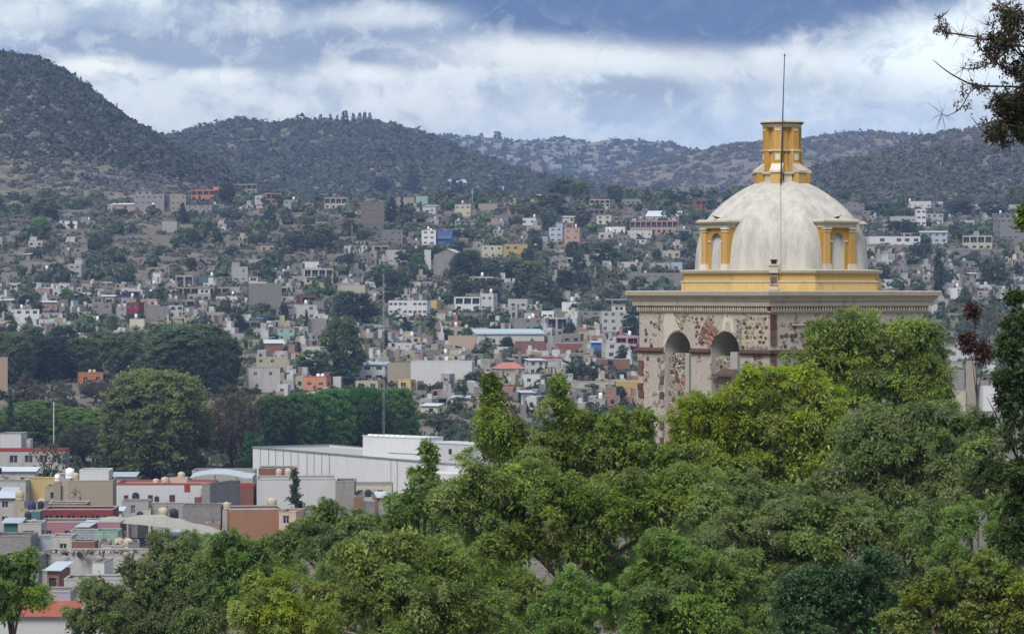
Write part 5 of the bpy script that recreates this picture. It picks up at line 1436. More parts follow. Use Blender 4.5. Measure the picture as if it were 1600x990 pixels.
low(28, 48, 798, 822, 'cream', 'x', "cream cabin touching the teal cabin", 503, depth=4)
low(6, 30, 818, 842, 'teal', 'm', "teal door shed with a white sheet lean-to roof", 480, depth=4)
low(28, 64, 818, 848, 'pale', 'd', "pale house with a dark doorway between the teal shed and pink house", 478, depth=6)
low(48, 82, 841, 866, 'sky', 'x', "pale blue white panel wall below the pink house", 455, depth=5)
low(80, 112, 838, 866, 'pale', 'd', "pale house with a brown door below the pink house", 452, depth=5, nwin=1)
low(112, 148, 846, 868, 'brick', 'x', "rough brick cabin below the sky blue shed", 448, depth=4)
low(-14, 48, 838, 874, 'grey', 'x', "grey block wall house at the lower edge of the old quarter", 448, depth=7)
low(-10, 26, 778, 806, 'pale', 'm', "mauve grey house under a sheet roof beside the beige rooftop tanks", 520, depth=6)
low(0, 60, 870, 900, 'grey', 'x', "grey ruined block house behind the bright corner tree", 420, depth=7)
r = low(60, 250, 866, 905, 'pale', 'x', "roofless rubble stone house with a broken wall top", 428, depth=9)
low(100, 230, 905, 960, 'pale', 'x', "pale whitewashed wall half covered by branches", 385, depth=6)
low(20, 110, 925, 958, 'mauve', 'x', "pale mauve wall under the bare branches", 372, depth=6)
r = low(-30, 112, 962, 1010, 'white', 'mx', "white walled house with a red clay roof in the lower corner", 345, depth=8, roofmat=TILE)
# brick and white houses at the centre left
low(395, 524, 749, 792, 'white', 'x', "big plain white wall house behind the slim dark cypress", 552, depth=11, yaw=0.07)
ob = low(524, 553, 752, 793, 'grey', 'x', "grey side house joined to the big plain white wall house", 548, depth=8)
low(350, 396, 760, 790, 'brick', 'xr', "brick red walled yard house left of the big plain white wall", 556, depth=6)
low(404, 460, 731, 752, 'brick', 'x', "brick parapet house with beige tanks in front of the long white building", 590, depth=6)
for px in (438, 449): 
    pass
r = low(345, 441, 796, 836, 'terracotta', 'x', "orange brick house with a sloping flat roof", 515, depth=9, yaw=0.18)
r['label'] = "orange brick house with a flat pale roof below the big plain white wall"
low(436, 470, 800, 842, 'peach', 'y', "peach corner house with one square window beside the orange brick house", 512, depth=8, nwin=1, yaw=-0.1)
low(470, 530, 800, 830, 'grey', 'x', "grey low house behind the small green tree by the orange brick house", 520, depth=8)
low(553, 606, 776, 796, 'brick', 'x', "dark brick red wall house behind the tree tops", 545, depth=5)
low(550, 612, 757, 779, 'cream', '', "cream house with a flat roof and dark openings before the long white building", 562, depth=7)
low(300, 396, 736, 760, 'pale', 'x', "pale workshop under the pale blue curved roof", 600, depth=8)
# curved pale blue roof
def curved_roof():
    D0 = 585.0; a = P(296, 746, D0); w = 98 / F * D0; root = empty('canopy', Vector((a.x, a.y, float(H(a.x, a.y)))))
    tag(root, "curved pale blue sheet canopy on posts behind the white house with red trim", 'canopy')
    z0 = a.z - root.location.z; mb = MB(); n = 12
    for k in range(n):
        s0, s1 = k / n, (k + 1) / n
        q = lambda s: (w * s, z0 + .75 * math.sin(math.pi * min(1, s * 1.15)) ** .8)
        (xa, za), (xb, zb) = q(s0), q(s1)
        mb.quad((xa, 0, za), (xb, 0, zb), (xb, 8, zb + .4), (xa, 8, za + .4)); mb.quad((xa, 0, za - .08), (xa, 8, za + .32), (xb, 8, zb + .32), (xb, 0, zb - .08)); mb.quad((xa, 0, za - .15), (xb, 0, zb - .15), (xb, 0, zb), (xa, 0, za))
    mb.build('roof_sheet', TIN, root)
    for s in (.03, .35, .7, .97):
        for y in (.3, 7.5): MB().tube([(w * s, y, 0), (w * s, y, z0 + .1)], [.08, .08], 6).build('post', STEEL, root)
curved_roof()
# big beige tarpaulin awning
def tarp():
    D0 = 486.0; root = empty('tarpaulin_awning', Vector((P(150, 0, D0).x, D0, float(H(P(150, 0, D0).x, D0)))))
    tag(root, "large sagging beige tarpaulin awning stretched on poles beside the pink house", 'awning')
    sc_ = D0 / F; gz = root.location.z
    pts = [(148, 812, 0), (190, 812, 2), (240, 807, 3), (262, 813, 1), (300, 822, 0), (350, 836, -2)]
    low_ = [(150, 819), (190, 817), (226, 820), (262, 824), (300, 830), (346, 840)]
    nx, ny_ = 40, 10; V, f = [], []
    for i in range(nx + 1):
        s = i / nx * (len(pts) - 1); k = min(int(s), len(pts) - 2); t = s - k
        xa = pts[k][0] * (1 - t) + pts[k + 1][0] * t; yt = pts[k][1] * (1 - t) + pts[k + 1][1] * t
        xb = low_[k][0] * (1 - t) + low_[k + 1][0] * t; yb = low_[k][1] * (1 - t) + low_[k + 1][1] * t
        for j in range(ny_ + 1):
            v = j / ny_; X = (xa * v + xb * (1 - v) - 150) * sc_; z = (HY - (yt * v + yb * (1 - v))) * sc_ - gz
            V.append((X, 7 * v, z - .22 * math.sin(math.pi * v) + .10 * math.sin(i * .8 + j * .5) * v))
    for i in range(nx):
        for j in range(ny_): a = i * (ny_ + 1) + j; f.append((a, a + ny_ + 1, a + ny_ + 2, a + 1))
    me = bpy.data.meshes.new('tarpaulin'); me.from_pydata(V, [], f); me.materials.append(wall_mat('beige_canvas', (0.36, 0.335, 0.29), stain=.7, scale=.7)); me.polygons.foreach_set('use_smooth', [True] * len(f))
    o = bpy.data.objects.new('tarpaulin', me); COL.objects.link(o); o.parent = root
    for px in (150, 200, 250, 300, 344): MB().tube([((px - 150) * sc_, 3.5, 0), ((px - 150) * sc_, 3.5, (HY - 826) * sc_ - gz)], [.06, .05], 6).build('pole', STEEL, root)
    MB().box(4.2, 9.5, 2, 6.5, 0, (HY - 832) * sc_ - gz - 1.2).build('awning_shade_box', WALL['navy'], root)  # dark box added as the shade beneath the tarpaulin
tarp()
# loose rooftop and yard water tanks (each stands by itself)
def yard_tank(px, pb, D, mat, s, label):
    p = P(px, pb, D); o = empty('water_tank', p); tag(o, label, 'water tank', 'water tanks of the old quarter')
    t = link('tank_body', tank_mesh(), o, scale=(s, s, s), mat=mat); link('lid', lid_mesh(), o, scale=(s, s, s), mat=mat)
    gz = float(H(p.x, p.y)); MB().box(-.62 * s, .62 * s, -.62 * s, .62 * s, gz - p.z, 0).build('stand', random.choice((CONC, WALL['pale'], WALL['beige'])), o)
yard_tank(31, 782, 515, TANKC, 1.35, "beige tank leftmost of the three rooftop tanks by the yellow wall")
yard_tank(65, 793, 520, TANKC, 1.2, "beige tank on a tall stand nearest the yellow wall")
yard_tank(50, 799, 505, plain_mat('navy_plastic', (0.03, 0.04, 0.11), .35), 1.3, "dark blue barrel tank above the teal cabin")
yard_tank(186, 858, 455, TANKC, 1.3, "beige tank nearer the patterned block wall, one of a pair")
yard_tank(200, 858, 455, TANKC, 1.25, "beige tank of the pair standing beside the grey green branches")
yard_tank(255, 810, 500, TANKC, 1.4, "beige tank behind the tarpaulin awning")
yard_tank(272, 811, 500, TANKB, 1.3, "black tank behind the tarpaulin awning")
yard_tank(425, 795, 530, TANKC, 1.5, "beige domed tank on the orange brick house roof")
yard_tank(436, 744, 584, TANKC, 1.1, "beige tank on the brick parapet, the one farther from the cypress")
yard_tank(450, 744, 584, TANKC, 1.15, "beige tank on the brick parapet nearest the cypress")
yard_tank(354, 796, 520, TANKC, 1.0, "small beige tank on the corner of the orange brick house")
yard_tank(109, 748, 556, TANKW, 1.5, "tall white tank beside the white flat box room")
yard_tank(90, 752, 560, TANKW, 1.0, "round white tank between the yellow wall and the white box room")
yard_tank(118, 752, 556, TANKC, 1.2, "grey beige tank between the tall white tank and the box room")
# the small rooms, sheds and parapets between them
def quarter_fill():
    r = random.Random(12)
    for k in range(60):
        cx = r.uniform(-5, 345); yt = r.uniform(742, 900); w = r.uniform(9, 26)
        D = np.interp(yt, [740, 800, 870, 900], [600, 520, 430, 395]) + r.uniform(-8, 4)
        if 182 < cx < 345 and 735 < yt < 792: continue
        if 148 < cx < 350 and 800 < yt < 845: D += 25
        low(cx - w / 2, cx + w / 2, yt, yt + 22, r.choice(('grey', 'pale', 'white', 'beige', 'brick', 'cream', 'pale', 'grey', 'salmon', 'white')), r.choice(('', 'm', 'x', 'k', 'd', 'u', '', 'd', 'c', 'm')), None, D, depth=r.uniform(3, 6), yaw=r.uniform(-.25, .25), detail=False)
    for k in range(16):
        cx = r.uniform(395, 610); yt = r.uniform(752, 800); w = r.uniform(12, 28); D = np.interp(yt, [740, 800], [585, 520])
        if 393 < cx < 530 and yt < 795: continue
        low(cx - w / 2, cx + w / 2, yt, yt + 20, r.choice(('grey', 'pale', 'white', 'beige', 'brick')), r.choice(('', 'm', 'x', 'k', 'u', 'e')), None, D, depth=r.uniform(3, 6), yaw=r.uniform(-.25, .25), detail=False)
quarter_fill()
items = [(hx, hy, o, (col, opt)) for hx, hy, hw, hh, o, col, opt in ALL_HOUSES if 'label' not in o]
groups = {}
for it in items:
    c_, f = house_look(it); s, lm, dist = where(it[0], it[1]); groups.setdefault((c_, f, s, lm), []).append((dist, it))
for (c_, f, s, lm), L in groups.items():
    L.sort(key=lambda t: t[0])
    for k, (_, it) in enumerate(L):
        it[2]['label'] = f"{ORD[min(k, 11)]}{c_} house {f + ' ' if f else ''}{s} {lm}"; it[2]['group'] = 'small houses scattered over the town'

# loose rubble stones along the ruined wall
rb = stone_mesh(3); rb.materials.clear(); rb.materials.append(STM[2])
for k in range(110):
    px = 62 + k * 1.7 + random.uniform(-1.5, 1.5); D = 427 + random.uniform(-.5, 6); p = P(px, 866 - random.uniform(-2, 6) * .6, D)
    o = link('stone', rb, r, (0, 0, 0), (random.uniform(0, 3), random.uniform(0, 3), random.uniform(0, 3)), (random.uniform(.5, 1.3),) * 3, STM[k % 3])
    rr = [h for h in ALL_HOUSES if h[5] == 'pale' and h[2] == 190][0][4]; o.parent = rr; o.location = p - rr.location

# ---------------------------------------------------------------- poles and masts
def pole(px, yt, yb, label, D=None, r=0.09, cross=False, mast=False, lamp=False):
    b = ground(px, yb) if D is None else Vector(((px - CX) / F * D, D, float(H((px - CX) / F * D, D))))
    h = (HY - yt) / F * b.y - b.z
    o = empty('radio_mast' if mast else 'utility_pole', b); tag(o, label, 'mast' if mast else 'pole')
    if mast:
        for k in range(3):
            a = k * 2.094; MB().tube([(.22 * math.cos(a), .22 * math.sin(a), 0), (.12 * math.cos(a), .12 * math.sin(a), h)], [.035, .022], 5).build('mast_leg', STEEL, o)
        nb = int(h / .8); br = MB()
        for i in range(nb):
            for k in range(3):
                a, c = k * 2.094, ((k + 1) % 3) * 2.094; z = i * h / nb
                br.tube([(.2 * math.cos(a), .2 * math.sin(a), z), (.2 * math.cos(c), .2 * math.sin(c), z + h / nb)], [.014, .014], 3)
        tag(br.build('lattice', STEEL, o), kind='stuff')
    else:
        MB().tube([(0, 0, -1), (0, 0, h)], [r, r * .7], 7).build('shaft', CONC, o)
        if cross:
            MB().box(-.9, .9, -.06, .06, h - .5, h - .38).build('crossarm', RUST, o)
            for s in (-.8, 0, .8): MB().box(s - .05, s + .05, -.05, .05, h - .38, h - .2).build('insulator', STEEL, o)
        if lamp: MB().tube([(0, 0, h), (.25, 0, h + .2), (.9, 0, h + .22)], [.04, .035, .03], 5).build('lamp_arm', STEEL, o); MB().box(-.35, .35, -.14, .14, h - .1, h + .1).build('lamp_head', GLASS, o)
pole(599, 428, 722, "very tall grey lattice radio mast rising before the hillside town", D=604, mast=True)
pole(84, 626, 728, "tall pale lamp pole standing among the park trees", D=650, r=.14, lamp=True)
for px, yt, yb, lab in ((170, 298, 322, "pale pole on the hilltop, the one over the salmon shed's start"), (183, 300, 322, "pale pole standing second over the salmon shed"), (622, 282, 294, "short pole on the crest near the tall pines"),
    (738, 294, 327, "thin pole beside the long low crest wall"), (550, 352, 372, "thin pole downhill from the tall rough stone house"), (725, 428, 448, "pale pole beside the pale house with dark bands"), (930, 418, 446, "pale pole among dark trees uphill of the white tank house"),
    (1411, 218, 240, "lone pylon like pole on the dry grass spur"), (1383, 398, 440, "thin pole on the hillside past the dome"), (1411, 392, 438, "thin pole nearer the tall dark cypress at right"), (640, 452, 474, "mast on the roof of the long white school"), (923, 520, 560, "white pole beside the deep blue house")):
    pole(px, yt, yb, lab, r=.16, cross=(yb - yt > 20))

# ---------------------------------------------------------------- far town on the ridge: too many and too small to tell apart
def far_town():
    mb = MB(); r = random.Random(4)
    for i in range(600):
        px = r.gauss(880, 95); 
        if not 700 < px < 1065: continue
        D = r.uniform(5150, 5600) if r.random() < .5 else r.uniform(4900, 5500)
        X = (px - CX) / F * D; z = float(H(X, D)); w, d, h = r.uniform(6, 16), r.uniform(6, 9), r.uniform(3, 6.5)
        mb.box(X - w / 2, X + w / 2, D - d / 2, D + d / 2, z - 3, z + h)
        if r.random() < .8:
            for k in range(int(w / 4)): mb.box(X - w / 2 + 1 + 4 * k, X - w / 2 + 2.6 + 4 * k, D - d / 2 - .1, D - d / 2, z + 1, z + 2.4)
    tag(mb.build('far_hill_town', WALL['pale']), kind='stuff')
far_town()
# ---------------------------------------------------------------- trees of the valley and the hillside
T = tree
# the park and the big trees behind the old quarter
T('round', 245, 752, 186, 222, 'olive', "huge rounded olive green tree behind the white house with red trim", big=True, D=655)
for i, (px, h, w) in enumerate(((425, 98, 84), (470, 102, 90), (520, 106, 92), (572, 104, 90), (622, 100, 76))):
    T('round', px, 708, h, w, 'ficus', ["dark glossy green clipped tree first in the dense row by the brownish tree", "dark clipped tree second in the dense row behind the long white building", "dark clipped tree in the middle of the dense row", "dark clipped tree fourth in the dense row, just before the radio mast", "dark clipped tree closing the dense row on the side away from the brownish tree"][i], 'clipped ficus trees in a row', big=True, D=715 + 5 * i)
T('airy', 362, 745, 148, 105, 'brown', "tall thin brownish tree between the huge olive tree and the dark row", big=True, D=672)
T('round', 395, 748, 70, 50, 'ficus', "low dark green tree at the foot of the brownish tree", D=668)
T('flat', 58, 700, 74, 185, 'bright', "bright green flat topped spreading tree beside the lamp pole", big=True, D=740)
T('flat', 128, 705, 66, 130, 'bright', "second bright green spreading tree touching the huge olive tree", big=True, D=735)
T('airy', 130, 730, 70, 120, 'dusty', "grey leafless looking tree in front of the bright spreading trees", big=True, D=690)
T('spindle', 16, 688, 72, 18, 'dark', "narrow dark cypress behind the white cube house", D=712)
T('spindle', 461, 800, 68, 30, 'dark', "slim dark cypress in front of the big plain white wall house", D=538)
T('airy', 77, 735, 55, 70, 'brown', "bare forked tree before the long pale grey white house", D=632)
T('round', 78, 752, 24, 42, 'dark', "small dark bush tree under the bare forked tree", D=610)
T('round', 292, 640, 118, 190, 'mid', "wide dark green tree right behind the huge olive tree", big=True, D=900)
T('wide', 225, 620, 96, 150, 'mid', "broad dark tree rising over the orange red house", big=True, D=940)
T('round', 340, 640, 100, 100, 'dark', "dark round tree over the brownish tree's top", big=True, D=890)
for i, (px, pb, h, w, lab) in enumerate(((20, 602, 90, 90, "dark park tree nearest the tall peach building"), (75, 598, 78, 95, "dark park tree behind the narrow cypress"), (130, 596, 74, 90, "dark park tree just above the orange red house"), (10, 560, 52, 70, "dark tree at the edge of the picture under the white low house"), (50, 556, 50, 60, "bluish dark tree above the park trees"), (100, 552, 46, 70, "rounded dark tree uphill of the park trees"), (160, 560, 44, 66, "dark tree uphill of the orange red house"))):
    T('round', px, pb, h, w, 'dark' if i % 2 else 'mid', lab, big=i < 3)
T('cone', 40, 640, 60, 50, 'brown', "brown palm like tree beside the tall peach building")
T('airy', 75, 650, 62, 90, 'brown', "grey brown thin tree between the peach building and the lamp pole")
T('airy', 185, 640, 60, 80, 'brown', "thin brown tree below the orange red house")
for i, (k, px, pb, h, w, tn, lab) in enumerate((('round', 100, 660, 40, 60, 'brown', "brownish bush tree under the orange red house"), ('round', 190, 665, 60, 60, 'dusty', "dusty tree between the orange red house and the huge olive tree"), ('wide', 140, 680, 40, 90, 'mid', "low green tree behind the second bright spreading tree"),
        ('airy', 150, 630, 40, 60, 'brown', "grey brown tree just below the orange red house"), ('round', 30, 668, 34, 50, 'mid', "green tree behind the narrow dark cypress"), ('round', 215, 600, 60, 70, 'mid', "green tree beside the orange red house, on the olive tree's side"), ('round', 372, 690, 80, 60, 'mid', "green tree behind the thin brownish tree"))):
    T(k, px, pb, h, w, tn, lab, big=True)
# around the hillside town
for kind, px, pb, h, w, tone, lab in (
    ('round', 535, 600, 110, 88, 'mid', "big green tree above the orange brick house with white tanks"), ('cone', 532, 606, 62, 52, 'dark', "dark pointed conifer beside the ficus row"),
    ('round', 490, 590, 45, 70, 'ficus', "rounded deep green tree left of the pointed conifer"), ('round', 560, 505, 50, 60, 'dark', "dark bluish tree below the cream stepped roof house"), ('round', 540, 500, 48, 44, 'mid', "green tree downhill from the cream stepped roof house"),
    ('spindle', 548, 562, 34, 12, 'dark', "small dark cypress before the ochre house"), ('spindle', 602, 560, 44, 14, 'dark', "small dark cypress beside the radio mast's foot"), ('cone', 633, 528, 34, 22, 'dark', "little conifer below the long white school"),
    ('spindle', 479, 520, 36, 10, 'dark', "thin cypress beside the mint green house"), ('round', 444, 502, 30, 18, 'dark', "dark small tree before the square windowed grey house"), ('round', 425, 520, 26, 24, 'dark', "dark tree beside the mint green house's left"),
    ('round', 793, 552, 27, 26, 'dark', "round ball shaped dark tree before the sheet roofed warehouse"), ('round', 741, 523, 18, 26, 'dark', "small round dark tree above the sheet roof"), ('round', 890, 530, 28, 28, 'dark', "dark tree above the brick warehouses"),
    ('wide', 912, 600, 42, 70, 'dark', "big dark tree above the long cream wall house"), ('round', 985, 528, 38, 36, 'dark', "dark tree against the tower's upper corner"), ('round', 965, 628, 26, 40, 'dark', "dark tree before the yellow house by the tower"),
    ('round', 860, 612, 30, 60, 'mid', "dusty green tree cluster member below the long white house"), ('round', 742, 605, 26, 40, 'dark', "dark low tree at the end of the great white wall"), ('wide', 735, 645, 30, 70, 'mid', "low green tree behind the leading tree top"),
    ('cone', 645, 300, 32, 34, 'dark', "tallest dark pine on the crest"), ('round', 596, 300, 24, 32, 'dark', "round dark tree on the crest left of the tall pine"), ('round', 714, 303, 24, 26, 'dark', "dark tree standing against the gabled villa"), ('cone', 612, 352, 46, 30, 'dark', "dark pine beside the tall rough stone house"), ('spindle', 628, 344, 38, 10, 'dark', "thin dark cypress past the stone house pine"),
    ('round', 880, 312, 34, 60, 'mid', "large green tree on the crest before the far ridge"), ('round', 905, 316, 34, 40, 'mid', "green crest tree just right of the largest crest tree"), ('round', 860, 335, 34, 70, 'mid', "wide green tree below the crest's largest tree"), ('round', 960, 312, 24, 34, 'mid', "green crest tree above the pale open frame house"), ('round', 1030, 306, 24, 40, 'olive', "paler green crest tree toward the dome"),
    ('round', 730, 442, 52, 70, 'dark', "very dark broad tree right of the grey gabled house"), ('round', 760, 450, 34, 60, 'dark', "dark tree adjoining the very dark broad tree"), ('round', 653, 430, 36, 34, 'bright', "bright green tree beside the slim white chapel tower"), ('round', 547, 424, 30, 24, 'dark', "dark tree below the white modern house"),
    ('wide', 470, 392, 36, 60, 'mid', "round green tree pair member on the open hillside"), ('round', 503, 388, 34, 46, 'mid', "green tree of the open hillside nearer the salmon row"), ('wide', 485, 352, 20, 34, 'olive', "pale olive bush tree above the open hillside trees"),
    ('round', 103, 476, 26, 32, 'bright', "vivid green tree among grey houses at left"), ('round', 64, 374, 36, 40, 'bright', "bright yellow green tree on the upper left hillside"), ('round', 72, 345, 38, 60, 'mid', "large green tree above the bright yellow green one"), ('round', 148, 394, 34, 30, 'mid', "green tree downhill from the lone white bungalow"),
    ('round', 300, 386, 32, 34, 'mid', "dark green tree below the windowed grey hilltop house"), ('round', 355, 320, 36, 32, 'dark', "dark tree between the bright orange house and the concrete frame"), ('cone', 285, 350, 34, 20, 'dark', "small dark conifer before the beige hilltop house"), ('round', 370, 520, 44, 30, 'dark', "dark tree cluster member beside the stepped grey houses"),
    ('round', 352, 500, 34, 24, 'mid', "green tree above the park among pale houses"), ('round', 945, 412, 36, 50, 'mid', "round green tree below the light blue upper room house"), ('round', 905, 425, 30, 30, 'dark', "dark tree below the brown houses"), ('round', 830, 450, 44, 60, 'mid', "large green tree in the wooded dip uphill of the arcade house"),
    ('round', 800, 440, 36, 60, 'mid', "green tree next to the wooded dip's largest"), ('round', 770, 480, 34, 40, 'mid', "green tree above the tall white one window house"), ('round', 850, 478, 50, 60, 'dusty', "dusty green tree in the wooded dip"), ('round', 895, 405, 30, 30, 'dark', "dark tree downhill of the brownish salmon house"),
    ('round', 1000, 456, 26, 40, 'mid', "bushy tree by the tower cornice's left end"), ('spindle', 1467, 470, 78, 26, 'dark', "tall dark cypress just past the tower cornice"), ('round', 1380, 338, 22, 44, 'dark', "dark tree above the long pale wall beyond the dome"), ('round', 1395, 366, 22, 34, 'dark', "dark tree right above the long white building with black windows"),
    ('cone', 1508, 478, 34, 30, 'mid', "dark green tree beside the white house at right"), ('round', 1378, 440, 30, 34, 'mid', "green tree behind the white hut at right"), ('round', 1552, 452, 54, 60, 'mid', "leafy green tree uphill of the dark cedar"), ('round', 1500, 335, 24, 60, 'mid', "green tree at the foot of the right hill"), ('round', 1550, 340, 28, 60, 'mid', "second green tree at the foot of the right hill"),
    ('round', 1590, 325, 38, 50, 'mid', "tall green tree at the right edge below the hill"), ('airy', 1535, 560, 90, 70, 'brown', "thin dry brown tree before the houses in the gap"), ('round', 1494, 408, 16, 18, 'dark', "dark small tree by the cream arched house"), ('round', 1440, 212, 17, 18, 'mid', "single round tree on the right hill skyline")):
    T(kind, px, pb, h, w, tone, lab)
T('round', 777, 222, 18, 17, 'mid', "lone round tree standing above the far ridge town", D=5450)
T('round', 731, 226, 9, 14, 'mid', "small tree left of the lone ridge tree", D=5450)
for i, (px, h, w) in enumerate(((501, 14, 8), (516, 14, 7), (527, 13, 6), (539, 20, 15), (552, 15, 8), (562, 16, 9), (570, 17, 9), (578, 17, 8))):
    T('round', px, 191, h, w, 'dark', ["first", "second", "third", "widest", "fifth", "sixth", "seventh", "last"][i] + " thin tree of the row on the central hilltop, counted from the left", 'thin trees on the central hilltop', D=3392)
wall_top = empty('boundary_wall', P(544, 190, 3385)); wall_top.location.z = float(H(wall_top.location.x, 3385)); tag(wall_top, "low dark boundary wall along the central hilltop under the thin trees", 'wall')
MB().box(-40, 30, -1, 1, -6, 3.0).build('wall_body', WALL['pale'], wall_top); MB().box(-41, 31, -1.2, 1.2, 3.0, 3.5).build('coping', CONC, wall_top)

def tzone(n, x0, x1, y0, y1, ha, hb, tones, seed, kinds=('round', 'round', 'wide', 'airy', 'cone')):
    r = random.Random(seed)
    for _ in range(n):
        px, pb = r.uniform(x0, x1), r.uniform(y0, y1); h = r.uniform(ha, hb); k = r.choice(kinds); w = h * {'round': 1.1, 'wide': 1.7, 'airy': 1.1, 'cone': .7, 'spindle': .3}[k] * r.uniform(.85, 1.15)
        tn = r.choice(tones); o = T(k, px, pb, h, w, tn, None, 'trees scattered over the hillside'); AUTO.append((px, pb, o, (tn, k)))
AUTO = []
tzone(34, 0, 420, 318, 440, 10, 26, ('dark', 'mid', 'mid', 'brown', 'dusty'), 21)
tzone(58, 420, 1085, 300, 470, 12, 30, ('dark', 'mid', 'mid', 'dusty', 'brown'), 22)
tzone(26, 0, 500, 450, 560, 10, 24, ('dark', 'mid', 'dark', 'dusty'), 23)
tzone(40, 500, 1000, 470, 640, 12, 26, ('dark', 'mid', 'dark', 'olive'), 24)
tzone(26, 1340, 1600, 320, 480, 12, 26, ('dark', 'mid', 'dusty', 'mid'), 25)
tzone(14, 600, 900, 400, 480, 26, 44, ('mid', 'dusty', 'dark'), 26, ('round', 'wide'))
TN = {'dark': 'dark green', 'mid': 'green', 'brown': 'dry brown', 'dusty': 'dusty green', 'olive': 'olive'}; KN = {'round': 'rounded', 'wide': 'spreading', 'airy': 'thin', 'cone': 'pointed'}
autolabel(AUTO, lambda it: f"{TN[it[3][0]]} {KN[it[3][1]]}", 'tree')

# ---------------------------------------------------------------- the big trees below the viewpoint
def bough_proto(sd, droop, width):
    r = np.random.default_rng(sd); n = 8
    d = unit(r.normal(size=(n, 3))); d[:, 2] = d[:, 2] * .8 + .15
    C = d * r.uniform(.38, .66, (n, 1)); C[0] = (0, 0, .1); R = np.repeat(r.uniform(.34, .52, (n, 1)), 3, 1); R[0] *= 1.3
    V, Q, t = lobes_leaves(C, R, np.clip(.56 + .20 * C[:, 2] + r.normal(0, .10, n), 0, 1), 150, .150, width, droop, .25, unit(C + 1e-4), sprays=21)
    return np_mesh('bough', V, Q, t)
BOUGH = {'soft': [bough_proto(500 + k, .55, .46) for k in range(9)], 'tight': [bough_proto(600 + k, .15, .62) for k in range(7)]}
FL = {
    'olive': leaf_mat('foliage_olive', (0.087, 0.131, 0.027), (0.296, 0.387, 0.091), 0.45),
    'lime': leaf_mat('foliage_lime', (0.127, 0.181, 0.022), (0.400, 0.496, 0.067), 0.45),
    'green': leaf_mat('foliage_green', (0.072, 0.127, 0.031), (0.260, 0.393, 0.097), 0.45),
    'grey': leaf_mat('foliage_grey_green', (0.082, 0.118, 0.038), (0.265, 0.345, 0.115), 0.45),
    'blue': leaf_mat('foliage_blue_green', (0.027, 0.063, 0.029), (0.097, 0.188, 0.072), 0.28),
    'cedar': leaf_mat('foliage_cedar', (0.017, 0.033, 0.012), (0.091, 0.145, 0.039), 0.2),
    'moss': leaf_mat('foliage_moss', (0.072, 0.102, 0.019), (0.266, 0.333, 0.067), 0.33),
}
